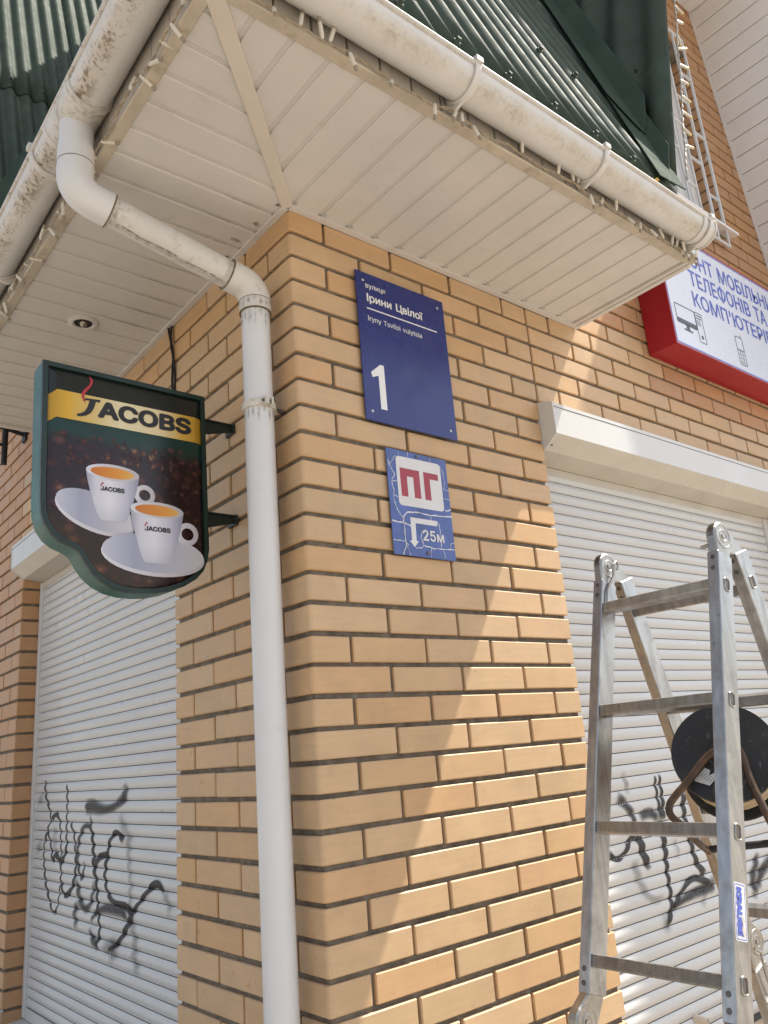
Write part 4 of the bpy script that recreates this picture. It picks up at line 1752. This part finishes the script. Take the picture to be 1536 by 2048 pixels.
def inset(poly, d):
    n = len(poly)
    ar = sum(poly[i][0] * poly[(i + 1) % n][1] - poly[(i + 1) % n][0] * poly[i][1] for i in range(n))
    sg = 1 if ar > 0 else -1
    out = []
    for i in range(n):
        p0, p1, p2 = Vector(poly[i - 1]), Vector(poly[i]), Vector(poly[(i + 1) % n])
        d1, d2 = (p1 - p0).normalized(), (p2 - p1).normalized()
        n1, n2 = Vector((-d1.y, d1.x)) * sg, Vector((-d2.y, d2.x)) * sg
        b = (n1 + n2).normalized()
        out.append(tuple(p1 + b * d / max(.4, b.dot(n1))))
    return out


YS0, YS1 = .325, .405
in1 = inset(OUT, .012)
n = len(OUT)
g = G()
vs = [(x, YS1, z) for x, z in OUT] + [(x, YS0 + .004, z) for x, z in OUT]
g.add(vs, [tuple(range(n))] + [(i, (i + 1) % n, n + (i + 1) % n, n + i) for i in range(n)])
part('sign_case', g, M['csg'], cs, smooth=35)
g = G()
o2 = inset(OUT, -.0015)
vs = [(x, YS0 + .010, z) for x, z in o2] + [(x, YS0 - .002, z) for x, z in o2] + [(x, YS0 - .002, z) for x, z in in1] + [(x, YS0 + .008, z) for x, z in in1]
fs = []
for o in (0, n, 2 * n):
    fs += [(o + i, o + (i + 1) % n, o + n + (i + 1) % n, o + n + i) for i in range(n)]
g.add(vs, fs)
part('sign_rim', g, M['csr'], cs, smooth=35)
# moulded face: bevelled shoulder then flat
in2 = inset(OUT, .0125)
in3 = inset(OUT, .034)
g = G()
vs = [(x, YS0 + .006, z) for x, z in in2] + [(x, YS0 - .004, z) for x, z in in3]
g.add(vs, [(i, (i + 1) % n, n + (i + 1) % n, n + i) for i in range(n)] + [tuple(range(n, 2 * n))])
part('sign_face', g, M['coffee_face'], cs, smooth=30)
YQ = YS0 - .0045


def pr_on(poly, lay, mat, name):
    gg = G()
    gg.prism([(x, YQ - .0004 * lay, z) for x, z in poly], (0, .0003, 0))
    return part(name, gg, mat, cs)


# printed beans scattered over the brown ground
g = G()
tone = []
hue = []
rb = random.Random(3)
while len(hue) < 150 * 13:
    bx_, bz_ = rb.uniform(-.535, -.145), rb.uniform(2.065, 2.445)
    if bz_ < 2.19 and bx_ < -.40 - (bz_ - 2.06) * .6 + .02 or bz_ < 2.10 and bx_ > -.18:
        continue
    if rb.random() < (2.33 - bz_) * 3:
        continue
    ra, rc_ = rb.uniform(.0055, .0085), rb.uniform(.0085, .012)
    e_ = ell(bx_, bz_, ra, rc_, rb.uniform(-50, 50), 12)
    hv = rb.random() * (1.0 if -.42 < bx_ < -.25 and bz_ > 2.36 else .55)
    yy_ = YQ - .0002 - .0000015 * len(hue) / 13
    o = g.add([(bx_, yy_, bz_)] + [(x, yy_, z) for x, z in e_], [])
    for k in range(12):
        g.f.append([o, o + 1 + k, o + 1 + (k + 1) % 12])
        g.m.append(0)
    tone += [1.0] + [0.0] * 12
    hue += [hv] * 13
tb = NT('bean_print')
ta, hb = tb.attr('tone').outputs['Fac'], tb.attr('hue').outputs['Fac']
cc_ = tb.ramp(hb, [(0, (.040, .014, .014)), (.5, (.12, .035, .022)), (.75, (.22, .09, .05)), (1, (.42, .26, .15))])
tb.fin(cc_, .3)
tb.l(tb.math('MULTIPLY', tb.math('POWER', ta, .7), .8), tb.b.inputs['Alpha'])
pb = part('coffee_beans', g, tb.m, cs, attrs={'tone': tone, 'hue': hue})
pb['kind'] = 'stuff'
# band follows the shoulder at both ends
g = G()
bx = [(-.5565, YS0 + .0050), (-.548, YS0 + .0008), (-.5345, YQ), (-.5345, YQ), (-.15, YQ), (-.1445, YQ), (-.132, YS0 + .0012), (-.1235, YS0 + .0050)]
xs_ = [-.5565, -.546, -.534, -.15, -.1465, -.132, -.1235]
ys_ = [YS0 + .0046, YS0 - .0002, YQ - .0004, YQ - .0004, YQ - .0004, YS0 - .0002, YS0 + .0046]
top = [2.538, 2.545, 2.556, 2.556, 2.556, 2.556, 2.556]
bot = [2.463, 2.468, 2.478, 2.478, 2.478, 2.478, 2.478]
m = len(xs_)
g.add([(x, y, z) for x, y, z in zip(xs_, ys_, top)] + [(x, y, z) for x, y, z in zip(xs_, ys_, bot)], [(i, i + 1, m + i + 1, m + i) for i in range(m - 1)])
part('yellow_band', g, M['band'], cs)
JL = [(-.462, 2.546), (-.421, 2.549), (-.4225, 2.541), (-.433, 2.541), (-.438, 2.521), (-.446, 2.506), (-.458, 2.496), (-.472, 2.491), (-.481, 2.490), (-.482, 2.497), (-.473, 2.500), (-.462, 2.508), (-.455, 2.522), (-.450, 2.541), (-.463, 2.539)]
pr_on(JL, 3, M['ink'], 'letter')
put('lettering', text_mesh('ACOBS', -.4275, -.158, 2.501, 2.547, YQ - .0014, M['ink'], bold=.040), cs)
FL = [(-.453, 2.612), (-.444, 2.604), (-.4425, 2.595), (-.447, 2.583), (-.456, 2.570), (-.463, 2.558), (-.464, 2.546), (-.461, 2.531), (-.468, 2.540), (-.472, 2.551), (-.470, 2.562), (-.462, 2.574), (-.453, 2.585), (-.449, 2.596)]
pr_on(FL, 4, M['flame'], 'flame')


def cup(cx, cz, rx, rz, base, cr, sau, han, lay, tx):
    a, b, srx, srz, rot = sau
    pr_on(ell(a, b - .007, srx, srz, rot), lay, M['saucer_lip'], 'saucer')
    pr_on(ell(a, b, srx * .985, srz * .93, rot), lay + 1, M['saucer'], 'saucer_well')
    hx, hz, hrx, hrz, hrot = han
    gg = G()
    o1, o2_ = ell(hx, hz, hrx, hrz, hrot, 24), ell(hx, hz, hrx * .56, hrz * .52, hrot, 24)
    vv = [(x, YQ - .0004 * (lay + 2), z) for x, z in o1] + [(x, YQ - .0004 * (lay + 2), z) for x, z in o2_]
    gg.add(vv, [(i, (i + 1) % 24, 24 + (i + 1) % 24, 24 + i) for i in range(24)])
    part('cup_handle', gg, M['saucer_lip'], cs)
    body = []
    for k in range(13):
        t = k / 12
        half = rx * (1 - .50 * t ** 1.35) * (1 if t < .93 else 1 - (t - .93) * 1.8)
        body.append((half, cz - (cz - base) * t))
    bc = cr
    L = [(cx + (bc - cx) * (i / 12) - h, z) for i, (h, z) in enumerate(body)]
    Rr = [(cx + (bc - cx) * (i / 12) + h, z) for i, (h, z) in enumerate(body)]
    pr_on(L + Rr[::-1], lay + 3, M['cup'], 'cup_body')
    pr_on(ell(cx, cz, rx, rz), lay + 4, M['saucer_lip'], 'cup_rim')
    pr_on(ell(cx - .001, cz - .001, rx * .82, rz * .68), lay + 5, M['coffee'], 'coffee_surface')
    x0, x1, z0, z1 = tx
    put('lettering', text_mesh('JACOBS', x0, x1, z0, z1, YQ - .0004 * (lay + 5), M['ink'], bold=.035), cs)
    pr_on([(x0 + .006, z1 + .012), (x0 + .008, z1 + .008), (x0 + .002, z1 + .001), (x0 + .003, z1 - .004), (x0 - .001, z1 + .002)], lay + 5, M['flame'], 'flame')


cup(-.3835, 2.347, .0715, .0225, 2.214, -.382, (-.425, 2.237, .108, .050, -17), (-.296, 2.297, .029, .029, -20), 2, (-.416, -.352, 2.2945, 2.3065))
cup(-.2615, 2.258, .0755, .0225, 2.111, -.262, (-.268, 2.138, .144, .056, -2), (-.174, 2.200, .032, .033, -25), 9, (-.297, -.224, 2.1985, 2.211))
for zc in (2.556, 2.268):
    g = G()
    g.prism([(-.112, .352, zc + .012), (-.012, .352, zc + .014), (-.004, .352, zc + .010), (-.004, .352, zc - .006), (-.112, .352, zc - .034)], (0, .006, 0))
    g.box(-.116, -.006, .346, .384, zc + .012, zc + .017)
    g.box(-.010, -.002, .340, .390, zc - .014, zc + .017)
    wb_ = part('wall_bracket', g, M['bracket'], cs, bevel=.001)
    g = G()
    g.lathe((-.010, .350, zc + .004), (-1, 0, 0), [(.0001, .008), (.005, .008), (.005, 0)], 8)
    part('bracket_bolt', g, M['bracket'], wb_)

# sign feed cable
wc = thing('wall_cable', 'thin dark cable running down the left wall to the coffee sign', 'cable')
for off, ph in ((0, 0), (.012, 1.7)):
    g = G()
    g.tube([V(-.007 - .004 * math.sin(i * .9 + ph), .775 - .004 * i + off + .005 * math.sin(i * 1.3 + ph), 3.118 - i * .042) for i in range(10)], .0042, 8)
    part('cable_strand', g, M['iron'], wc, smooth=60)

# iron bracket beyond the soffit
ib = thing('iron_bracket', 'black iron hanging bracket on the wall behind the soffit end', 'bracket')
g = G()
g.tube([V(0.0, 2.6, 3.362), V(-.11, 2.6, 3.385), V(-.30, 2.6, 3.40)], .012, 8)
part('bracket_arm', g, M['iron'], ib, smooth=50)
g = G()
g.tube([V(-.103, 2.6, 3.385), V(-.102, 2.6, 3.18)], .015, 8)
part('bracket_drop', g, M['iron'], ib, smooth=50)
g = G()
g.box(-.012, .004, 2.57, 2.63, 3.325, 3.40)
part('wall_plate', g, M['iron'], ib, bevel=.002)
g = G()
g.tube([V(-.10, 2.6, 3.29), V(-.16, 2.6, 3.285), V(-.22, 2.6, 3.32), V(-.28, 2.6, 3.395)], .009, 8)
part('bracket_brace', g, M['iron'], ib, smooth=50)

# ---------------------------------------------------------------- upper window and grille
uw = thing('upper_window', 'white framed window deep in the brick wall above the red lightbox', 'window')
g = G()
fx0, fx1, fz0, fz1, fy = 1.75, 2.94, 4.185, 5.445, .112
for a in ((fx0, fx1, fz0, fz0 + .07), (fx0, fx1, fz1 - .07, fz1), (fx0, fx0 + .07, fz0 + .07, fz1 - .07), (fx1 - .07, fx1, fz0 + .07, fz1 - .07), (2.32, 2.39, fz0 + .07, fz1 - .07)):
    g.box(a[0], a[1], fy, fy + .06, a[2], a[3])
part('window_frame', g, M['winframe'], uw, bevel=.003)
for a, b in ((1.82, 2.32), (2.39, 2.87)):
    g = G()
    for q in ((a + .002, b - .002, fz0 + .072, fz0 + .12), (a + .002, b - .002, fz1 - .12, fz1 - .072), (a + .002, a + .05, fz0 + .12, fz1 - .12), (b - .05, b - .002, fz0 + .12, fz1 - .12)):
        g.box(q[0], q[1], fy + .012, fy + .05, q[2], q[3])
    sa_ = part('sash', g, M['winframe'], uw, bevel=.002)
    g = G()
    g.box(a + .05, b - .05, fy + .025, fy + .031, fz0 + .12, fz1 - .12)
    part('pane', g, M['winframe'], sa_, label='white blind drawn right behind the glass')
g = G()
g.prism([(1.75, .07, 4.182), (1.75, -.055, 4.160), (1.75, -.055, 4.145), (1.75, .07, 4.170)], (1.19, 0, 0))
part('window_ledge', g, M['winframe'], uw)
wg = thing('window_grille', 'white welded grille of staggered bars over the upper window', 'window grille')
YG = -.03


def bar(x0, x1, z0, z1, nm='grille_bar'):
    g = G()
    g.box(x0, x1, YG - .006, YG + .006, z0, z1)
    part(nm, g, M['grille'], wg, bevel=.0015)


zb0, zb1 = 4.045, 5.475
cols = [2.845, 2.735, 2.608, 2.500, 2.385, 2.27, 2.155, 2.04, 1.93, 1.82]
for i, x in enumerate(cols):
    bar(x - .0075, x + .0075, zb0 + .015, zb1 - .015)
bar(1.8, 2.853, zb0, zb0 + .0148, 'frame_rail')
bar(1.8, 2.853, zb1 - .0148, zb1, 'frame_rail')
zst = {0: (5.17, 4.755, 4.345), 1: (4.95, 4.535, 4.14), 2: (5.17, 4.74, 4.33), 3: (4.95, 4.535, 4.14), 4: (5.17, 4.755, 4.345), 5: (4.95, 4.535, 4.14), 6: (5.17, 4.755, 4.345), 7: (4.95, 4.535, 4.14), 8: (5.17, 4.755, 4.345)}
for i in range(9):
    for z in zst[i]:
        bar(cols[i + 1] + .008, cols[i] - .008, z - .006, z + .006, 'cross_bar')
for x, z in ((2.93, 5.30), (2.93, 4.70), (2.93, 4.28)):
    g = G()
    g.tube([V(2.853, YG, z), V(2.90, YG + .02, z), V(2.938, .03, z)], .006, 8)
    part('fixing_pin', g, M['grille'], wg, smooth=50)

# ---------------------------------------------------------------- pale clad bay at the top right
bay = thing('clad_bay', 'pale grey clad projecting bay at the upper right', 'bay')


def bxz(z):
    return 3.115 + (5.874 - z) * .14


pn = .115
z = 5.874
DB = .64
while z > 3.3:
    z1, z0 = z - .003, z - pn + .003
    g = G()
    xa, xb = bxz(z1), bxz(z0)
    ring = [(xa, -.018, z1), (xb - .004, -.018, z0), (xb + .03, -.018, z0), (xa + .03, -.018, z1)]
    g.prism(ring, (0, -(DB - .020), 0))
    part('siding_panel', g, M['siding'], bay, bevel=.003)
    z -= pn
g = G()
g.prism([(bxz(5.87) + .014, -.0185, 5.87), (bxz(3.3) + .014, -.0185, 3.3), (bxz(3.3) + .05, -.0185, 3.3), (bxz(5.87) + .05, -.0185, 5.87)], (0, -(DB - .022), 0))
part('siding_backing', g, M['fascia'], bay)
g = G()
g.prism([(bxz(5.87) - .008, -.001, 5.87), (bxz(3.3) - .008, -.001, 3.3), (bxz(3.3) + .03, -.001, 3.3), (bxz(5.87) + .03, -.001, 5.87)], (0, -.0165, 0))
part('wall_trim', g, M['siding'], bay)
g = G()
g.prism([(bxz(5.87) - .002, -DB, 5.87), (bxz(3.3) - .002, -DB, 3.3), (4.6, -DB, 3.3), (4.6, -DB, 5.87)], (0, -.02, 0))
part('bay_front', g, M['siding'], bay)
for n in range(8):
    xb = 3.135 - .11 * n
    g = G()
    g.box(xb - .107, xb, -.55, -.002, 5.878, 5.89)
    part('soffit_panel', g, M['siding'], bay, bevel=.002)
g = G()
g.box(2.25, 4.6, -.56, .2, 5.8925, 5.93)
part('bay_roof', g, M['siding'], bay)

# ---------------------------------------------------------------- folding ladder
lad = thing('folding_ladder', 'scuffed aluminium hinged folding ladder standing as an A before the right shutter', 'ladder')
TL = math.atan(.308)
aF = V(-math.sin(TL), 0, -math.cos(TL))      # down the front frame
nFr = V(-math.cos(TL), 0, math.sin(TL))      # outward normal of the front face
aB = V(math.sin(TL), 0, -math.cos(TL))
nBk = V(-math.cos(TL), 0, -math.sin(TL))     # inward-facing normal of the rear frame (towards the front)
YL = V(0, 1, 0)
SW, SD = .030, .062
pF0 = V(.70, 0, 1.925)                        # point on the front plane
pB0 = V(.825, 0, 1.925)   # point on the rear frame's inner plane


def stile(p0, ax, nm, y0, y1, z1, z0, nm_):
    la = (p0.z - z1) / math.cos(TL)
    lb_ = (p0.z - z0) / math.cos(TL)
    a_, b_ = p0 + ax * la, p0 + ax * lb_
    c = (a_ + b_) / 2 - nm * (SD / 2 - .006)
    c.y = (y0 + y1) / 2
    g = G()
    g.obox(c, nm, YL, ax, SD, abs(y1 - y0), (b_ - a_).length)
    return part(nm_, g, M['alu'], lad, bevel=.0022)


ys = ((-.373, -.343), (-.713, -.683))
for y0, y1 in ys:
    for z1, z0 in ((1.990, 1.045), (.945, .03)):
        stile(pF0, aF, nFr, y0, y1, z1, z0, 'stile')
        stile(pB0, aB, nBk, y0, y1, z1, z0, 'stile')
    for p0, ax, nm in ((pF0, aF, nFr), (pB0, aB, nBk)):
        g = G()
        c = p0 + ax * ((p0.z - .015) / math.cos(TL)) - nm * SD / 2
        c.y = (y0 + y1) / 2
        g.obox(c, nm, YL, ax, SD + .008, .032, .035)
        part('rubber_foot', g, M['black'], lad, bevel=.003)

# rung: grooved front
RW, RH = .030, .027


def rung(p0, ax, nm, l, front=True, big=False):
    prof_ = []
    h = RH
    ng = 7
    for i in range(ng * 2 + 1):
        t = i / (ng * 2)
        prof_.append((0.0 if i % 2 == 0 else -.0011, h * .06 + h * .78 * t))
    pts2 = [(-.002, 0)] + prof_ + [(-.003, h), (-RW + .004, h), (-RW, h - .004), (-RW, .004), (-RW + .004, 0)]
    g = G()
    c = p0 + ax * l
    ring = [c + nm * a + ax * b for a, b in pts2]
    for i in range(len(ring)):
        ring[i] = V(ring[i].x, -.3735, ring[i].z)
    g.prism(ring, (0, -.309, 0))
    part('rung', g, M['alu'], lad)


DLT = .28
for i in range(4):
    rung(pF0, aF, nFr, DLT * i)
    rung(pB0, aB, nBk, DLT * i + .01)
    rung(pF0, aF, nFr, DLT * i + 1.10)
    rung(pB0, aB, nBk, DLT * i + 1.11)
# rung end sleeves on the outer faces of the near stiles
for p0, ax, nm in ((pF0, aF, nFr), (pB0, aB, nBk)):
    for i in range(4):
        c = p0 + ax * (DLT * i + .0135) - nm * (.026)
        c.y = -.7132
        pts = []
        for a, b in rrect(-.0105, .0105, -.0155, .0155, .006, 3):
            pts.append(c + nm * a + ax * b)
        g = G()
        g.tube(pts, .0024, 6, closed=True)
        rs_ = part('rung_sleeve', g, M['steel'], lad, smooth=60)
        g = G()
        ring = [c + nm * a * .98 + ax * b * .98 + V(0, -.0003, 0) for a, b in rrect(-.0105, .0105, -.0155, .0155, .006, 3)]
        g.prism(ring, (0, .0002, 0))
        part('sleeve_hole_shade', g, M['rivet'], rs_)  # flat dark plate painting the shade inside the open rung end
# rivets on the narrow faces
for y0, y1 in ys:
    yc = (y0 + y1) / 2
    for p0, ax, nm in ((pF0, aF, nFr), (pB0, aB, nBk)):
        for zz in (1.974, 1.947, 1.092, 1.065):
            c = p0 + ax * ((p0.z - zz) / math.cos(TL)) + nm * .006
            c.y = yc
            g = G()
            g.lathe(c, nm, [(.0001, .0005), (.0025, .0006), (.0032, .0016), (.0056, .0014), (.0060, .0)], 12)
            part('rivet', g, M['rivet'], lad, smooth=40)

# hinges
HZ = 2.030
hxc = .757


def hull(pts):
    pts = sorted(set((round(a, 5), round(b, 5)) for a, b in pts))

    def half(ps):
        h = []
        for p in ps:
            while len(h) > 1 and (h[-1][0] - h[-2][0]) * (p[1] - h[-2][1]) - (h[-1][1] - h[-2][1]) * (p[0] - h[-2][0]) <= 0:
                h.pop()
            h.append(p)
        return h
    return half(pts)[:-1] + half(pts[::-1])[:-1]


def shell(pts, yc, th, nm_):
    """hinge half: hull of points in the x-z plane, thickness th about yc"""
    g = G()
    h = hull([(p[0], p[2]) for p in pts])
    g.prism([(x, yc - th / 2, z) for x, z in h], (0, th, 0))
    return part(nm_, g, M['steel'], lad, bevel=.0035)


def emboss(c, half, r):
    g = G()
    for sgn in (-1, 1):
        g.lathe(c, (0, sgn, 0), [(r, half - .002), (r * .96, half + .0012), (r * .86, half + .0016), (r * .78, half - .0002), (r * .55, half - .0006), (r * .50, half + .0010), (r * .40, half + .0014), (r * .34, half - .0004), (r * .20, half - .0004), (r * .19, half + .0022), (.0001, half + .0026)], 28)
    return part('hinge_disc', g, M['steel'], lad, smooth=40)


def ring_pts(c, r, n=20):
    return [c + V(math.cos(2 * math.pi * k / n) * r, 0, math.sin(2 * math.pi * k / n) * r) for k in range(n)]


for y0, y1 in ys:
    yc = (y0 + y1) / 2
    c = V(hxc, yc, HZ)
    for p0, ax, nm, th in ((pF0, aF, nFr, .0250), (pB0, aB, nBk, .0205)):
        q1 = p0 + ax * ((p0.z - 1.985) / math.cos(TL)) - nm * (SD / 2 - .006)
        e1, e2 = q1 + nm * .0285, q1 - nm * .0285
        pts = ring_pts(c, .037) + [e1, e2]
        if nm is nFr:
            pts += [q1 + nm * .0285 - ax * .022]
        shell(pts, yc, th, 'hinge')
        shell([e1 + ax * .0, e2 + ax * .0, e1 + ax * .03, e2 + ax * .03], yc, .020, 'hinge_tongue')
    emboss(c, .0125, .034)
    for p0, ax, nm in ((pF0, aF, nFr), (pB0, aB, nBk)):
        cm = p0 + ax * ((p0.z - .995) / math.cos(TL)) + nm * (.004 if nm is nFr else -.052)
        cm.y = yc
        q1 = p0 + ax * ((p0.z - 1.05) / math.cos(TL)) - nm * (SD / 2 - .006)
        q2 = p0 + ax * ((p0.z - .94) / math.cos(TL)) - nm * (SD / 2 - .006)
        cA = cm + V(0, 0, 0)
        shell(ring_pts(cA, .037) + [q1 + nm * .028, q1 - nm * .028, cA - ax * .0], yc, .0250, 'hinge')
        shell(ring_pts(cA, .036) + [q2 + nm * .028, q2 - nm * .028], yc, .0205, 'hinge')
        emboss(cA, .0125, .034)

# wire locking clip on the far front hinge
g = G()
yy = -.3745
q = lambda z, d: V(*(pF0 + aF * ((1.925 - z) / math.cos(TL)) - nFr * d)[:]) + V(0, yy - .003, 0)
g.tube([V(.770, yy - .012, 2.018), V(.778, yy - .012, 2.030), V(.768, yy - .014, 2.040), V(.752, yy - .012, 2.030), V(.760, yy - .006, 2.006), q(1.985, .022), q(1.96, .012), q(1.93, .012), q(1.90, .012)], .0030, 8)
part('locking_wire', g, M['steel'], lad, smooth=60)
g = G()
yy2 = -.375
g.tube([V(1.115, yy2 - .010, 1.004), V(1.140, yy2 - .012, .990), V(1.147, yy2 - .010, .940), V(1.175, yy2 - .008, .86), V(1.19, yy2 - .008, .82)], .0035, 8)
part('locking_wire', g, M['steel'], lad, smooth=60)
g = G()
g.tube([V(.728, -.684, 2.010), V(.728, -.664, 2.008)], .005, 8)
part('lock_pin', g, M['steel'], lad, smooth=50)
# maker's sticker on the outer face of the near front stile
sx = lambda z, d: pF0 + aF * ((1.925 - z) / math.cos(TL)) - nFr * d


def on_stile(u, v, lay):
    """u across the stile from its front edge , v metres down from z 1.286"""
    p = sx(1.2835, 0) + aF * v - nFr * (u - .003)
    return V(p.x, -.7134 - lay, p.z)


def st_poly(poly, lay, mat, name):
    g = G()
    g.prism([on_stile(u, v, lay) for u, v in poly], (0, .0002, 0))
    return part(name, g, mat, lad)


stk = st_poly(rrect(.004, .047, 0, .106, .005, 3), .0002, M['white'], 'sticker')
g = G()
o1 = rrect(.0065, .0445, .0025, .1035, .004, 3)
o2_ = rrect(.0082, .0428, .0042, .1018, .003, 3)
k_ = len(o1)
g.add([on_stile(u, v, .0005) for u, v in o1] + [on_stile(u, v, .0005) for u, v in o2_], [(i, (i + 1) % k_, k_ + (i + 1) % k_, k_ + i) for i in range(k_)])
part('sticker_border', g, M['lbblue'], stk)
me = text_mesh('KRAUSE', 0, 1, 0, 1, 0, M['lbblue'], bold=.07)
for v in me.vertices:
    # text runs down the stile, letter tops towards its back edge
    p = on_stile(.0135 + .0190 * v.co.z, .0080 + v.co.x * .0900, .0005 - v.co.y)
    v.co = p
for p in me.polygons:
    p.flip()
put('lettering', me, stk)
st_poly([(.031, .060), (.040, .066), (.036, .078), (.041, .094), (.034, .098), (.028, .085), (.032, .074), (.027, .066)], .0009, M['strip'], 'sticker_tear')

# ---------------------------------------------------------------- cable reel hung between the ladder frames
cr = thing('cable_reel', 'black plastic cable reel on brown tube stand resting on ladder rungs', 'cable reel')
ax_ = (CR * .056 - CU * .070 + CF * .080)
LEN = ax_.length
axn = ax_.normalized()
c0 = V(.768, -.598, 1.520)
RR = .122
g = G()
g.lathe(c0, axn, [(.0001, .012), (.020, .012), (.022, .004), (.036, .004), (.040, .0), (.046, .001), (.090, .002), (.116, .0), (RR, -.002), (RR + .001, .003), (RR - .002, .006), (.09, .007), (.05, .007)], 48)
ff_ = part('front_flange', g, M['reel'], cr, smooth=35)
g = G()
g.lathe(c0 + axn * LEN, axn, [(.05, .0), (RR - .002, 0), (RR + .001, .003), (RR, .007), (.0001, .007)], 48)
part('rear_flange', g, M['reel'], cr, smooth=35)
g = G()
g.lathe(c0, axn, [(.052, .007), (.052, LEN)], 32)
part('hub', g, M['black'], cr, smooth=40)
g = G()
u_ = axn.orthogonal().normalized()
v_ = axn.cross(u_)
turns = 26
pts = []
for i in range(turns * 28):
    t = i / 28
    lay = int(t / 9)
    row = (t / 9) - lay
    row = row if lay % 2 == 0 else 1 - row
    rr = .086 + .0085 * lay + .0015 * math.sin(t * 2.1)
    a = 2 * math.pi * t
    pts.append(c0 + axn * (.016 + (LEN - .030) * row) + (u_ * math.cos(a) + v_ * math.sin(a)) * rr)
g.tube(pts, .0052, 7)
part('wound_cable', g, M['cable'], cr, smooth=60)


def smoothpath(P, n=6):
    P = [Vector(p) for p in P]
    out = []
    for i in range(len(P) - 1):
        p0, p1, p2, p3 = P[max(i - 1, 0)], P[i], P[i + 1], P[min(i + 2, len(P) - 1)]
        for j in range(n):
            t = j / n
            out.append(.5 * ((2 * p1) + (-p0 + p2) * t + (2 * p0 - 5 * p1 + 4 * p2 - p3) * t * t + (-p0 + 3 * p1 - 3 * p2 + p3) * t ** 3))
    out.append(P[-1])
    return out


pr2 = (CR - axn * CR.dot(axn)).normalized()
pu2 = (CU - axn * CU.dot(axn)).normalized()


def onreel(a, b, d):
    return c0 + pr2 * a + pu2 * b - axn * d


g = G()
g.tube(smoothpath([onreel(.012, .008, .016), onreel(-.010, .004, .017), onreel(-.040, -.016, .017), onreel(-0.071, -.062, .017), onreel(-0.095, -.092, .017), onreel(-0.107, -.114, .016), onreel(-0.101, -.138, .010), onreel(-0.071, -.164, -.01), onreel(-0.052, -.182, -.06), onreel(-0.034, -.190, -.13)]), .0088, 10)
part('stand_tube', g, M['rust'], cr, smooth=60)
g = G()
g.tube(smoothpath([onreel(.008, .010, .017), onreel(.032, .000, .017), onreel(.048, -.022, .017), onreel(.066, -.070, .016), onreel(.085, -.112, .015), onreel(.106, -.152, .012), onreel(.118, -.176, .004), onreel(.126, -.190, -.03), onreel(.126, -.196, -.12)]), .0088, 10)
part('stand_tube', g, M['rust'], cr, smooth=60)
g = G()
g.tube([onreel(-.034, -.186, -.128), onreel(.126, -.198, -.118)], .0085, 10)
part('stand_bar', g, M['black'], cr, smooth=60)
g = G()
dR, dU = CR, CU
cl = c0 - axn * .0022
lp = [(-.062, -.058), (-.040, -.030), (-.026, -.040), (-.027, -.052), (-.010, -.046), (-.004, -.056), (-.022, -.078)]
g.prism([cl + pr2 * a + pu2 * b for a, b in lp], -axn * .0004)
tl_ = part('type_label', g, M['paper'], ff_)
g = G()
for i in range(5):
    a0 = V(0, 0, 0)
    p = cl - axn * .0006 + pr2 * (-.052 + .007 * i) + pu2 * (-.050 - .0045 * i)
    q_ = p + pr2 * .010 + pu2 * .0085
    w2 = (pr2 * .6 - pu2 * .8) * .0011
    g.prism([p, q_, q_ + w2, p + w2], -axn * .0002)
part('label_print', g, M['lbgrey'], cr)

# ---------------------------------------------------------------- dry leaf in the front gutter
lf = thing('dry_leaf', 'tiny curled orange leaf caught on the front gutter rim', 'leaf')
g = G()
c = V(.965, -.630, 3.222)
g.add([c + V(-.014, 0, .004), c + V(-.004, -.006, .012), c + V(.010, -.003, .008), c + V(.014, .004, .016), c + V(.002, .008, .006), c + V(0, 0, .002)], [(0, 1, 5), (1, 2, 5), (2, 3, 5), (3, 4, 5), (4, 0, 5)])
part('leaf_blade', g, M['leaf'], lf)
